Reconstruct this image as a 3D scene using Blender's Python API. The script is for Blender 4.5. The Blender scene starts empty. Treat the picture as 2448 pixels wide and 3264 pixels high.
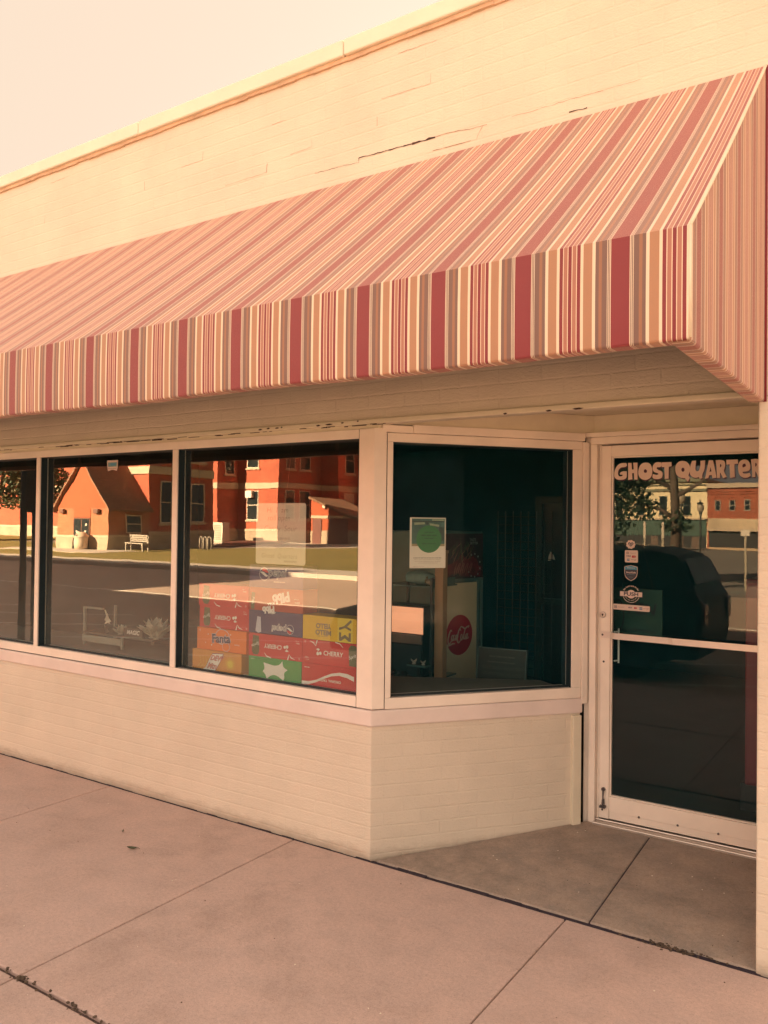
import bpy, math, random
from mathutils import Vector, Matrix
from math import sin, cos, pi, radians as rad
random.seed(7)
scene = bpy.context.scene
COL = scene.collection

# ---------------------------------------------------------------- camera
cam_d = bpy.data.cameras.new("camera")
cam = bpy.data.objects.new("camera", cam_d)
COL.objects.link(cam)
RT = Vector((0.83331324, 0.55267586, 0.01176602))
UP = Vector((-0.00189119, -0.01843402, 0.99982829))
FW = Vector((-0.55279786, 0.8331924, 0.0143161))
m = Matrix((RT, UP, -FW)).transposed().to_4x4()
m.translation = (2.24957, -3.29972, 1.65)
cam.matrix_world = m
cam_d.sensor_fit = 'VERTICAL'
cam_d.sensor_height = 36
cam_d.lens = 2577.08 / 3264 * 36
cam_d.clip_start = 0.05
cam_d.clip_end = 3000
scene.camera = cam
scene.render.resolution_x, scene.render.resolution_y = 768, 1024

# ---------------------------------------------------------------- light, sky, exposure
SUN_EL = rad(22)
SUN_DIR = Vector((-0.35 * cos(SUN_EL), 0.937 * cos(SUN_EL), sin(SUN_EL)))
sun_d = bpy.data.lights.new("sun", 'SUN')
sun_d.energy = 5.0
sun_d.angle = rad(0.6)
sun_d.color = (1.0, 0.74, 0.44)
sun = bpy.data.objects.new("sun", sun_d)
COL.objects.link(sun)
sun.rotation_euler = SUN_DIR.to_track_quat('Z', 'Y').to_euler()
sun.location = (-40, 40, 60)

world = bpy.data.worlds.new("World")
scene.world = world
world.use_nodes = True
wn, wl = world.node_tree.nodes, world.node_tree.links
wn.clear()
wo = wn.new('ShaderNodeOutputWorld')
bg = wn.new('ShaderNodeBackground')
sky = wn.new('ShaderNodeTexSky')
sky.sky_type = 'NISHITA'
sky.sun_disc = False
sky.sun_elevation = SUN_EL
sky.sun_rotation = math.atan2(SUN_DIR.x, SUN_DIR.y)
sky.dust_density = 4.0
bw = wn.new('ShaderNodeRGBToBW')
wl.new(sky.outputs[0], bw.inputs[0])
# thin warm overcast: the clear sky's luminance, veiled by an even bright haze
mr = wn.new('ShaderNodeMath'); mr.operation = 'MULTIPLY_ADD'
mr.inputs[1].default_value = 0.013
mr.inputs[2].default_value = 1.36
wl.new(bw.outputs[0], mr.inputs[0])
tint = wn.new('ShaderNodeMix'); tint.data_type = 'RGBA'; tint.blend_type = 'MULTIPLY'
tint.inputs[0].default_value = 1.0
tint.inputs[6].default_value = (0.93, 0.738, 0.575, 1)
wl.new(mr.outputs[0], tint.inputs[7])
# added bright sky lobe, out of view, fills the shaded side of the street
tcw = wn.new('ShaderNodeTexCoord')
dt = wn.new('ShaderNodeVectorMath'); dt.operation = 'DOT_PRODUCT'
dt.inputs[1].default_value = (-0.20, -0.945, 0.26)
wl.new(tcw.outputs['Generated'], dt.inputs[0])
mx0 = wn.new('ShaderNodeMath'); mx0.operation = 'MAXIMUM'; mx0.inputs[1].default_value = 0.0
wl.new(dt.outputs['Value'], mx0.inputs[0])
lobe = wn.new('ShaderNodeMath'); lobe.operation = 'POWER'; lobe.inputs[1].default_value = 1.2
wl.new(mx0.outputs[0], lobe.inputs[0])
sky_fill = wn.new('ShaderNodeMix'); sky_fill.data_type = 'RGBA'; sky_fill.blend_type = 'MIX'
sky_fill.inputs[6].default_value = (0, 0, 0, 1); sky_fill.inputs[7].default_value = (1.92, 1.45, 1.13, 1)
wl.new(lobe.outputs[0], sky_fill.inputs[0])
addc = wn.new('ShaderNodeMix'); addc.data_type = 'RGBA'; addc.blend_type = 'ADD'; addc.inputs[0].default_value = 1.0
wl.new(tint.outputs[2], addc.inputs[6]); wl.new(sky_fill.outputs[2], addc.inputs[7])
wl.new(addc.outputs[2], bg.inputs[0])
bg.inputs[1].default_value = 0.05
wl.new(bg.outputs[0], wo.inputs[0])
scene.view_settings.view_transform = 'Standard'
scene.view_settings.look = 'None'
scene.view_settings.gamma = 1
scene.view_settings.exposure = 3.9
scene.cycles.max_bounces = 8
scene.cycles.transparent_max_bounces = 16
scene.cycles.caustics_reflective = False
scene.cycles.caustics_refractive = False
scene.cycles.use_denoising = True

# ---------------------------------------------------------------- materials
def new_mat(name):
    mt = bpy.data.materials.new(name)
    mt.use_nodes = True
    return mt, mt.node_tree.nodes, mt.node_tree.links, mt.node_tree.nodes['Principled BSDF']

def uvnode(n, l, scale=(1, 1, 1), loc=(0, 0, 0)):
    u = n.new('ShaderNodeUVMap'); u.uv_map = 'UVMap'
    mp = n.new('ShaderNodeMapping')
    mp.inputs['Scale'].default_value = scale
    mp.inputs['Location'].default_value = loc
    l.new(u.outputs[0], mp.inputs[0])
    return mp.outputs[0]

def noise(n, l, vec, scale, detail=6, rough=0.6):
    t = n.new('ShaderNodeTexNoise')
    t.inputs['Scale'].default_value = scale
    t.inputs['Detail'].default_value = detail
    t.inputs['Roughness'].default_value = rough
    if vec is not None:
        l.new(vec, t.inputs['Vector'])
    return t.outputs[0]

def ramp(n, l, fac, stops, interp='LINEAR'):
    r = n.new('ShaderNodeValToRGB')
    r.color_ramp.interpolation = interp
    e = r.color_ramp.elements
    e[0].position, e[0].color = stops[0][0], (*stops[0][1], 1)
    e[1].position, e[1].color = stops[1][0], (*stops[1][1], 1)
    for p, c in stops[2:]:
        x = e.new(p); x.color = (*c, 1)
    l.new(fac, r.inputs[0])
    return r.outputs[0]

def mixc(n, l, fac, a, b, mode='MIX'):
    x = n.new('ShaderNodeMix'); x.data_type = 'RGBA'; x.blend_type = mode
    for i, s in ((0, fac), (6, a), (7, b)):
        if isinstance(s, (int, float)): x.inputs[i].default_value = s
        elif isinstance(s, tuple): x.inputs[i].default_value = (*s, 1)
        else: l.new(s, x.inputs[i])
    return x.outputs[2]

def bump(n, l, h, dist, strength=1.0, prev=None):
    b = n.new('ShaderNodeBump')
    b.inputs['Strength'].default_value = strength
    b.inputs['Distance'].default_value = dist
    l.new(h, b.inputs['Height'])
    if prev is not None: l.new(prev, b.inputs['Normal'])
    return b.outputs[0]

_pc = {}
def plain(name, col, rough=0.6, var=0.12, scale=6.0, metal=0.0, bumpd=0.0, bscale=80, spec=0.5, coat=0.0):
    """a paint / plastic / card surface with a little uneven wear"""
    if name in _pc: return _pc[name]
    mt, n, l, p = new_mat(name)
    tc = n.new('ShaderNodeTexCoord')
    nz = noise(n, l, tc.outputs['Object'], scale)
    lo = tuple(max(0, c * (1 - var)) for c in col); hi = tuple(min(1, c * (1 + var)) for c in col)
    l.new(ramp(n, l, nz, [(0.3, lo), (0.7, hi)]), p.inputs['Base Color'])
    p.inputs['Roughness'].default_value = rough
    p.inputs['Metallic'].default_value = metal
    p.inputs['Specular IOR Level'].default_value = spec
    p.inputs['Coat Weight'].default_value = coat
    if bumpd:
        l.new(bump(n, l, noise(n, l, tc.outputs['Object'], bscale), bumpd), p.inputs['Normal'])
    _pc[name] = mt
    return mt

def mat_painted_brick(name, col, course=0.0665, blen=0.203, depth=0.0010):
    mt, n, l, p = new_mat(name)
    uv = uvnode(n, l, (1, 1, 1), (0.03, -0.029, 0))
    dn = n.new('ShaderNodeTexNoise'); dn.inputs['Scale'].default_value = 3.0; dn.inputs['Detail'].default_value = 3
    l.new(uv, dn.inputs['Vector'])
    off = n.new('ShaderNodeVectorMath'); off.operation = 'MULTIPLY_ADD'
    l.new(dn.outputs['Color'], off.inputs[0]); off.inputs[1].default_value = (0.012, 0.010, 0); l.new(uv, off.inputs[2])
    br = n.new('ShaderNodeTexBrick')
    l.new(off.outputs[0], br.inputs['Vector'])
    br.inputs['Scale'].default_value = 1.0
    br.inputs['Brick Width'].default_value = blen
    br.inputs['Row Height'].default_value = course
    br.inputs['Mortar Size'].default_value = 0.0065
    br.inputs['Mortar Smooth'].default_value = 0.7
    br.inputs['Color1'].default_value = (0.0, 0, 0, 1)
    br.inputs['Color2'].default_value = (1, 1, 1, 1)
    br.inputs['Mortar'].default_value = (0.5, 0.5, 0.5, 1)
    # rough, over-painted faces: horizontal combed texture
    uv2 = uvnode(n, l, (52, 105, 1))
    comb = noise(n, l, uv2, 1.0, 8, 0.65)
    grit = noise(n, l, uv, 130, 4, 0.6)
    patch = noise(n, l, uv, 2.3, 5, 0.6)
    lo = tuple(c * 0.93 for c in col); hi = tuple(min(1, c * 1.04) for c in col)
    base = ramp(n, l, patch, [(0.3, lo), (0.7, hi)])
    perb = ramp(n, l, br.outputs['Color'], [(0.0, (0.985, 0.985, 0.985)), (1.0, (1, 1, 1))])
    base = mixc(n, l, 1.0, base, perb, 'MULTIPLY')
    # broken, only partly open joints
    gap = noise(n, l, uv, 5.0, 5, 0.7)
    gm = n.new('ShaderNodeMath'); gm.operation = 'MULTIPLY'
    gr = ramp(n, l, gap, [(0.58, (0, 0, 0)), (0.74, (1, 1, 1))])
    l.new(br.outputs['Fac'], gm.inputs[0]); l.new(gr, gm.inputs[1])
    dirt = mixc(n, l, gm.outputs[0], base, (0.42, 0.24, 0.14))
    dmix = mixc(n, l, 0.07, base, dirt)
    sv = n.new('ShaderNodeSeparateXYZ'); l.new(uv, sv.inputs[0])
    gz = n.new('ShaderNodeMath'); gz.operation = 'MULTIPLY_ADD'; gz.inputs[1].default_value = 9.0; gz.inputs[2].default_value = 0.25
    l.new(sv.outputs[1], gz.inputs[0])
    gn = noise(n, l, uvnode(n, l, (9, 16, 1)), 1.0, 6, 0.7)
    gs = n.new('ShaderNodeMath'); gs.operation = 'SUBTRACT'; gs.use_clamp = True
    l.new(gn, gs.inputs[0]); l.new(gz.outputs[0], gs.inputs[1])
    dmix = mixc(n, l, gs.outputs[0], dmix, (0.30, 0.22, 0.16))
    chip = ramp(n, l, noise(n, l, uvnode(n, l, (14, 14, 1), (3, 7, 0)), 1.0, 7, 0.72), [(0.72, (0, 0, 0)), (0.76, (0.5, 0.5, 0.5))])
    dmix = mixc(n, l, chip, dmix, (0.50, 0.40, 0.30))
    l.new(dmix, p.inputs['Base Color'])
    p.inputs['Roughness'].default_value = 0.62
    h = n.new('ShaderNodeMath'); h.operation = 'MULTIPLY'; h.inputs[1].default_value = -1.0
    l.new(br.outputs['Fac'], h.inputs[0])
    b1 = bump(n, l, h.outputs[0], depth)
    b2 = bump(n, l, comb, 0.0030, 1.0, b1)
    b3 = bump(n, l, grit, 0.0014, 1.0, b2)
    l.new(b3, p.inputs['Normal'])
    return mt

def mat_concrete(name, col, dirty=0.5, stain=(0.5, 0.5, 0.45)):
    mt, n, l, p = new_mat(name)
    tc = n.new('ShaderNodeTexCoord'); o = tc.outputs['Object']
    a = noise(n, l, o, 0.9, 6, 0.62)
    b = noise(n, l, o, 7.0, 8, 0.7)
    g2 = noise(n, l, o, 62.0, 4, 0.75)
    c = noise(n, l, o, 190, 5, 0.75)
    base = ramp(n, l, a, [(0.32, tuple(x * 0.93 for x in col)), (0.68, tuple(x * 1.03 for x in col))])
    s2 = ramp(n, l, b, [(0.35, tuple(1 - dirty * 0.45 * (1 - 0.2 * i) for i in range(3))), (0.62, (1, 1, 1))])
    base = mixc(n, l, 1.0, base, s2, 'MULTIPLY')
    sp = ramp(n, l, c, [(0.28, (0.55, 0.53, 0.52)), (0.46, (0.97, 0.97, 0.97)), (0.60, (1.0, 1.0, 1.0)), (0.72, (1.35, 1.32, 1.3))])
    base = mixc(n, l, 1.0, base, sp, 'MULTIPLY')
    base = mixc(n, l, 1.0, base, ramp(n, l, g2, [(0.32, (0.86, 0.85, 0.84)), (0.6, (1.02, 1.02, 1.02))]), 'MULTIPLY')
    st = noise(n, l, o, 1.7, 9, 0.78)
    base = mixc(n, l, 1.0, base, ramp(n, l, st, [(0.36, (0.88, 0.87, 0.85)), (0.50, (1, 1, 1))]), 'MULTIPLY')
    # small dark spots: old gum and oil drops
    v = n.new('ShaderNodeTexVoronoi'); v.inputs['Scale'].default_value = 4.3
    v.inputs['Randomness'].default_value = 1.0
    l.new(o, v.inputs['Vector'])
    sp2 = ramp(n, l, v.outputs['Distance'], [(0.0, (0.6, 0.57, 0.55)), (0.022, (0.78, 0.76, 0.75)), (0.034, (1, 1, 1))])
    base = mixc(n, l, 0.8, base, sp2, 'MULTIPLY')
    l.new(base, p.inputs['Base Color'])
    p.inputs['Roughness'].default_value = 0.8
    p.inputs['Specular IOR Level'].default_value = 0.35
    b1 = bump(n, l, b, 0.004)
    b2 = bump(n, l, c, 0.0012, 1.0, b1)
    l.new(b2, p.inputs['Normal'])
    return mt

BURG = (0.205, 0.0095, 0.024); CREAM = (0.76, 0.67, 0.53); TAUPE = (0.165, 0.098, 0.085)
TAN = (0.40, 0.215, 0.125); BROWN = (0.30, 0.145, 0.085); ROSE = (0.39, 0.165, 0.12)
STRIPES = [(0, BURG), (.0250, CREAM), (.0267, TAUPE), (.0291, CREAM), (.0308, TAUPE), (.0332, CREAM), (.0349, TAUPE),
           (.049, BROWN), (.058, TAUPE), (.067, CREAM), (.076, TAN), (.101, CREAM), (.109, BURG), (.119, CREAM),
           (.121, ROSE), (.132, CREAM), (.1342, BURG)]
PERIOD = 0.2783
def mat_awning(name="striped_awning_canvas", STRIPES=STRIPES):
    mt, n, l, p = new_mat(name)
    u = n.new('ShaderNodeUVMap'); u.uv_map = 'UVMap'
    sx = n.new('ShaderNodeSeparateXYZ'); l.new(u.outputs[0], sx.inputs[0])
    pp = n.new('ShaderNodeMath'); pp.operation = 'PINGPONG'; pp.inputs[1].default_value = PERIOD / 2
    l.new(sx.outputs[0], pp.inputs[0])
    dv = n.new('ShaderNodeMath'); dv.operation = 'DIVIDE'; dv.inputs[1].default_value = PERIOD / 2
    l.new(pp.outputs[0], dv.inputs[0])
    col = ramp(n, l, dv.outputs[0], [(t / (PERIOD / 2), c) for t, c in STRIPES], 'CONSTANT')
    mp = uvnode(n, l, (900, 900, 1))
    wv = noise(n, l, mp, 1.0, 2, 0.6)
    weave = ramp(n, l, wv, [(0.3, (0.88, 0.88, 0.88)), (0.7, (1.04, 1.04, 1.04))])
    col = mixc(n, l, 1.0, col, weave, 'MULTIPLY')
    fade = noise(n, l, uvnode(n, l, (1.2, 2.5, 1)), 1.0, 4, 0.6)
    col = mixc(n, l, 1.0, col, ramp(n, l, fade, [(0.3, (0.92, 0.92, 0.93)), (0.7, (1.03, 1.03, 1.03))]), 'MULTIPLY')
    l.new(col, p.inputs['Base Color'])
    p.inputs['Roughness'].default_value = 0.6
    p.inputs['Specular IOR Level'].default_value = 0.5
    p.inputs['Sheen Weight'].default_value = 0.52
    p.inputs['Sheen Roughness'].default_value = 0.6
    p.inputs['Sheen Tint'].default_value = (1, 0.66, 0.58, 1)
    l.new(bump(n, l, wv, 0.0006), p.inputs['Normal'])
    return mt

def mat_glass(name, f0, power=2.0, tintc=(0.86, 0.93, 0.92), wob=0.0006, g=0.5, veil=False):
    mt, n, l, p = new_mat(name)
    n.remove(p)
    out = n['Material Output']
    lw = n.new('ShaderNodeLayerWeight'); lw.inputs['Blend'].default_value = 0.5
    pw = n.new('ShaderNodeMath'); pw.operation = 'POWER'; pw.inputs[1].default_value = power
    l.new(lw.outputs['Facing'], pw.inputs[0])
    ma = n.new('ShaderNodeMath'); ma.operation = 'MULTIPLY_ADD'
    ma.inputs[1].default_value = g; ma.inputs[2].default_value = f0
    l.new(pw.outputs[0], ma.inputs[0])
    tr = n.new('ShaderNodeBsdfTransparent'); tr.inputs[0].default_value = (*tintc, 1)
    gl = n.new('ShaderNodeBsdfGlossy'); gl.inputs['Roughness'].default_value = 0.0
    gl.inputs['Color'].default_value = (1, 1, 1, 1)
    tc = n.new('ShaderNodeTexCoord')
    nz = noise(n, l, tc.outputs['Object'], 2.2, 2, 0.4)
    l.new(bump(n, l, nz, wob), gl.inputs['Normal'])
    mx = n.new('ShaderNodeMixShader')
    l.new(ma.outputs[0], mx.inputs[0]); l.new(tr.outputs[0], mx.inputs[1]); l.new(gl.outputs[0], mx.inputs[2])
    # teal haze painted into the glass to lift its darks, in smeary patches
    df = n.new('ShaderNodeBsdfDiffuse'); df.inputs[0].default_value = (0.06, 0.60, 0.74, 1)
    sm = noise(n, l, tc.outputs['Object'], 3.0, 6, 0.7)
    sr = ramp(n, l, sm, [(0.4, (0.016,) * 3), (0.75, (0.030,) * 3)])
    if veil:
        # painted glare haze over the view, stronger towards the bottom of the panes
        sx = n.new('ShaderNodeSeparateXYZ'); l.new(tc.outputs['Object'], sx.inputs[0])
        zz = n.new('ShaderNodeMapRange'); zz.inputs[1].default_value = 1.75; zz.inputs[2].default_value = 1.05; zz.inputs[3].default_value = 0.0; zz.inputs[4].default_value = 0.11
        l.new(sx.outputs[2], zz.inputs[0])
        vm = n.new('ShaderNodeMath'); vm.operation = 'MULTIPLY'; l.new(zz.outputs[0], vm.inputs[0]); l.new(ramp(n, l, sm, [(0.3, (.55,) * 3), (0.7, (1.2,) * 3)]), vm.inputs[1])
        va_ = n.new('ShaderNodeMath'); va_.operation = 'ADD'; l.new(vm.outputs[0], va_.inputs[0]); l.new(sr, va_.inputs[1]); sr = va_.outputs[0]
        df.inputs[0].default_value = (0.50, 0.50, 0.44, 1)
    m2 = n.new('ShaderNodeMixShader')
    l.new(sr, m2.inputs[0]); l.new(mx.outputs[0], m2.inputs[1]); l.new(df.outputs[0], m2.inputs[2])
    l.new(m2.outputs[0], out.inputs[0])
    return mt

def mat_clear(name):
    mt, n, l, p = new_mat(name)
    n.remove(p)
    tr = n.new('ShaderNodeBsdfTransparent'); tr.inputs[0].default_value = (0.97, 0.985, 0.98, 1)
    l.new(tr.outputs[0], n['Material Output'].inputs[0])
    return mt

def mat_emit(name, col, strength):
    mt, n, l, p = new_mat(name)
    tc = n.new('ShaderNodeTexCoord')
    nz = noise(n, l, tc.outputs['Object'], 7, 3, 0.5)
    l.new(ramp(n, l, nz, [(0.3, tuple(c * 0.85 for c in col)), (0.7, col)]), p.inputs['Emission Color'])
    p.inputs['Base Color'].default_value = (*col, 1)
    p.inputs['Emission Strength'].default_value = strength
    p.inputs['Roughness'].default_value = 0.4
    return mt

def mat_far_brick(name, c1, c2, course=0.08, blen=0.24, mort=(0.4, 0.3, 0.24)):
    mt, n, l, p = new_mat(name)
    uv = uvnode(n, l)
    br = n.new('ShaderNodeTexBrick'); l.new(uv, br.inputs['Vector'])
    br.inputs['Scale'].default_value = 1
    br.inputs['Brick Width'].default_value = blen; br.inputs['Row Height'].default_value = course
    br.inputs['Mortar Size'].default_value = 0.007
    br.inputs['Color1'].default_value = (*c1, 1); br.inputs['Color2'].default_value = (*c2, 1); br.inputs['Mortar'].default_value = (*mort, 1)
    nz = noise(n, l, uv, 0.7, 6, 0.65)
    col = mixc(n, l, 1.0, br.outputs[0], ramp(n, l, nz, [(0.3, (0.8,) * 3), (0.7, (1.08,) * 3)]), 'MULTIPLY')
    l.new(col, p.inputs['Base Color']); p.inputs['Roughness'].default_value = 0.85
    l.new(bump(n, l, br.outputs['Fac'], -0.006), p.inputs['Normal'])
    return mt

def mat_ground(name, c1, c2, scale=0.6, fine=60, rough=0.9, bd=0.004):
    mt, n, l, p = new_mat(name)
    tc = n.new('ShaderNodeTexCoord'); o = tc.outputs['Object']
    a = noise(n, l, o, scale, 7, 0.65); b = noise(n, l, o, fine, 4, 0.7)
    col = ramp(n, l, a, [(0.3, c1), (0.7, c2)])
    col = mixc(n, l, 1.0, col, ramp(n, l, b, [(0.3, (0.75,) * 3), (0.7, (1.15,) * 3)]), 'MULTIPLY')
    l.new(col, p.inputs['Base Color']); p.inputs['Roughness'].default_value = rough
    l.new(bump(n, l, b, bd), p.inputs['Normal'])
    return mt

WALLP = (0.71, 0.632, 0.53)
M = {}
M['wall'] = mat_painted_brick("cream_painted_brick", WALLP)
M['trimwood'] = plain("cream_trim_paint", (0.72, 0.66, 0.53), 0.5, 0.06, 9, bumpd=0.0012, bscale=30)
M['coping'] = plain("coping_paint", (0.76, 0.71, 0.60), 0.55, 0.05, 4, bumpd=0.002, bscale=18)
M['rust'] = plain("rusty_flashing", (0.60, 0.43, 0.30), 0.8, 0.3, 5)
M['crack'] = plain("open_mortar", (0.05, 0.025, 0.02), 0.9, 0.5, 20)
M['crack_pale'] = plain("hairline_mortar", (0.36, 0.24, 0.17), 0.9, 0.4, 20)
M['alu'] = plain("pale_aluminium_paint", (0.84, 0.745, 0.665), 0.42, 0.09, 3, spec=0.6)
M['alu_dark'] = plain("mauve_sill_paint", (0.76, 0.655, 0.62), 0.45, 0.09, 3, spec=0.6)
M['rubber'] = plain("dark_glazing_channel", (0.009, 0.026, 0.036), 0.55, 0.2, 9)
M['seam'] = plain("dark_joint_line", (0.05, 0.04, 0.04), 0.9)
M['canvas'] = mat_awning()
M['tube'] = plain("awning_frame_steel", (0.25, 0.2, 0.17), 0.5)
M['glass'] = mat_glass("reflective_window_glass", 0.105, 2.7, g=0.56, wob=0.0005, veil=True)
M['glass_diag'] = mat_glass("clear_window_glass", 0.003, 6.0, (0.93, 0.97, 0.96))
M['glass_door'] = mat_glass("door_glass", 0.040, 3.0, (0.80, 0.92, 0.92), wob=0.00025)
M['clear'] = mat_clear("inner_glass_face")
M['walk'] = mat_concrete("sidewalk_concrete", (0.63, 0.468, 0.42), 0.22)
M['slab'] = mat_concrete("entry_concrete", (0.43, 0.34, 0.285), 0.6)
M['joint'] = plain("dirt_in_joints", (0.10, 0.065, 0.06), 0.95, 0.5, 12, bumpd=0.004)
M['gap'] = plain("tarred_gap", (0.035, 0.025, 0.04), 0.9, 0.4, 12, bumpd=0.006, bscale=60)
M['moss'] = plain("dead_moss", (0.105, 0.075, 0.055), 0.95, 0.5, 30)
M['asphalt'] = mat_ground("asphalt", (0.46, 0.325, 0.25), (0.56, 0.40, 0.31), 0.4, 80)
M['line'] = plain("worn_road_paint", (0.75, 0.7, 0.62), 0.8, 0.3, 3)
M['lawn'] = mat_ground("lawn_grass", (0.19, 0.145, 0.028), (0.28, 0.205, 0.04), 0.35, 30, 0.95, 0.02)
M['mulch'] = mat_ground("red_mulch", (0.12, 0.03, 0.02), (0.2, 0.055, 0.035), 1.5, 25, 0.95, 0.02)
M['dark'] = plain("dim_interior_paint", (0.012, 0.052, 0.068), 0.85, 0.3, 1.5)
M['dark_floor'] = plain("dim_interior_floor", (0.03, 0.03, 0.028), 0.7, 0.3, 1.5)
M['ledge'] = plain("display_ledge", (0.16, 0.15, 0.13), 0.7, 0.15, 4)
M['white'] = plain("white_print", (0.88, 0.86, 0.82), 0.5, 0.03)
M['black'] = plain("black_print", (0.015, 0.017, 0.02), 0.5, 0.1)
M['paper'] = plain("paper", (0.72, 0.66, 0.58), 0.7, 0.04, 10)
M['steel'] = plain("brushed_steel", (0.62, 0.56, 0.52), 0.35, 0.06, 20, metal=0.85)
M['darksteel'] = plain("tarnished_steel", (0.12, 0.11, 0.12), 0.4, 0.2, 20, metal=0.7)
# ---------------------------------------------------------------- mesh helpers
class Fr:
    """a planar frame: origin + two in-plane axes + normal"""
    def __init__(s, o, u, v, nrm=None):
        s.o = Vector(o); s.u = Vector(u).normalized(); s.v = Vector(v).normalized()
        s.n = Vector(nrm).normalized() if nrm else s.u.cross(s.v)
    def p(s, u, v, n=0.0):
        return s.o + s.u * u + s.v * v + s.n * n

ORG = {}
class MB:
    def __init__(s): s.v = []; s.f = []; s.mi = []
    def add(s, vs, fs, m=0):
        b = len(s.v); s.v += [Vector(x) for x in vs]
        for f in fs: s.f.append([b + i for i in f]); s.mi.append(m)
        return s
    def box(s, x0, x1, y0, y1, z0, z1, m=0):
        vs = [(x0, y0, z0), (x1, y0, z0), (x1, y1, z0), (x0, y1, z0), (x0, y0, z1), (x1, y0, z1), (x1, y1, z1), (x0, y1, z1)]
        return s.add(vs, [(0, 3, 2, 1), (4, 5, 6, 7), (0, 1, 5, 4), (1, 2, 6, 5), (2, 3, 7, 6), (3, 0, 4, 7)], m)
    def fbox(s, fr, u0, u1, v0, v1, n0, n1, m=0):
        P = fr.p
        vs = [P(u0, v0, n0), P(u1, v0, n0), P(u1, v1, n0), P(u0, v1, n0), P(u0, v0, n1), P(u1, v0, n1), P(u1, v1, n1), P(u0, v1, n1)]
        fs = [(0, 3, 2, 1), (4, 5, 6, 7), (0, 1, 5, 4), (1, 2, 6, 5), (2, 3, 7, 6), (3, 0, 4, 7)]
        if fr.u.cross(fr.v).dot(fr.n) < 0: fs = [tuple(reversed(f)) for f in fs]
        return s.add(vs, fs, m)
    def fpoly(s, fr, pts, n=0.0, m=0, th=0.0):
        """flat polygon on a frame (th > 0: a solid plate standing th proud)"""
        k = len(pts)
        if th == 0: return s.add([fr.p(a, b, n) for a, b in pts], [list(range(k))], m)
        vs = [fr.p(a, b, n + th) for a, b in pts] + [fr.p(a, b, n) for a, b in pts]
        fs = [list(range(k)), list(range(2 * k - 1, k - 1, -1))] + [(i, i + k, (i + 1) % k + k, (i + 1) % k) for i in range(k)]
        return s.add(vs, fs, m)
    def prism(s, pts, z0, z1, m=0):
        """vertical prism over an xy polygon (counter-clockwise)"""
        k = len(pts)
        vs = [(x, y, z0) for x, y in pts] + [(x, y, z1) for x, y in pts]
        fs = [list(range(k - 1, -1, -1)), list(range(k, 2 * k))] + [(i, (i + 1) % k, (i + 1) % k + k, i + k) for i in range(k)]
        return s.add(vs, fs, m)
    def ext(s, fr, pts, n0, n1, m=0):
        k = len(pts)
        vs = [fr.p(a, b, n0) for a, b in pts] + [fr.p(a, b, n1) for a, b in pts]
        fs = [list(range(k - 1, -1, -1)), list(range(k, 2 * k))] + [(i, (i + 1) % k, (i + 1) % k + k, i + k) for i in range(k)]
        return s.add(vs, fs, m)
    def tube(s, pts, r, seg=8, m=0, cap=True):
        pts = [Vector(p) for p in pts]; rs = r if isinstance(r, (list, tuple)) else [r] * len(pts)
        rings = []; b = len(s.v)
        for i, p in enumerate(pts):
            d = (pts[min(i + 1, len(pts) - 1)] - pts[max(i - 1, 0)]).normalized()
            a = Vector((0, 0, 1)) if abs(d.z) < 0.9 else Vector((1, 0, 0))
            e1 = d.cross(a).normalized(); e2 = d.cross(e1).normalized()
            for j in range(seg):
                t = 2 * pi * j / seg
                s.v.append(p + (e1 * cos(t) + e2 * sin(t)) * rs[i])
        for i in range(len(pts) - 1):
            for j in range(seg):
                s.f.append([b + i * seg + j, b + i * seg + (j + 1) % seg, b + (i + 1) * seg + (j + 1) % seg, b + (i + 1) * seg + j]); s.mi.append(m)
        if cap:
            s.f.append([b + j for j in range(seg)][::-1]); s.mi.append(m)
            e = b + (len(pts) - 1) * seg
            s.f.append([e + j for j in range(seg)]); s.mi.append(m)
        return s
    def lathe(s, prof, c, axis='z', seg=20, m=0):
        """profile [(r, h)] turned about an axis through c"""
        b = len(s.v); c = Vector(c)
        for r, h in prof:
            for j in range(seg):
                t = 2 * pi * j / seg
                if axis == 'z': q = (r * cos(t), r * sin(t), h)
                elif axis == 'y': q = (r * cos(t), -h, r * sin(t))
                else: q = (h, r * cos(t), r * sin(t))
                s.v.append(c + Vector(q))
        for i in range(len(prof) - 1):
            for j in range(seg):
                s.f.append([b + i * seg + j, b + i * seg + (j + 1) % seg, b + (i + 1) * seg + (j + 1) % seg, b + (i + 1) * seg + j]); s.mi.append(m)
        s.f.append([b + j for j in range(seg)][::-1]); s.mi.append(m)
        e = b + (len(prof) - 1) * seg
        s.f.append([e + j for j in range(seg)]); s.mi.append(m)
        return s
    def blob(s, c, r, m=0, seg=12, rings=8, jit=0.0, sc=(1, 1, 1)):
        b = len(s.v); c = Vector(c)
        for i in range(rings + 1):
            ph = pi * i / rings
            for j in range(seg):
                t = 2 * pi * j / seg
                k = 1 + random.uniform(-jit, jit)
                s.v.append(c + Vector((r * sc[0] * sin(ph) * cos(t) * k, r * sc[1] * sin(ph) * sin(t) * k, r * sc[2] * cos(ph) * k)))
        for i in range(rings):
            for j in range(seg):
                s.f.append([b + i * seg + j, b + (i + 1) * seg + j, b + (i + 1) * seg + (j + 1) % seg, b + i * seg + (j + 1) % seg]); s.mi.append(m)
        return s
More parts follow.
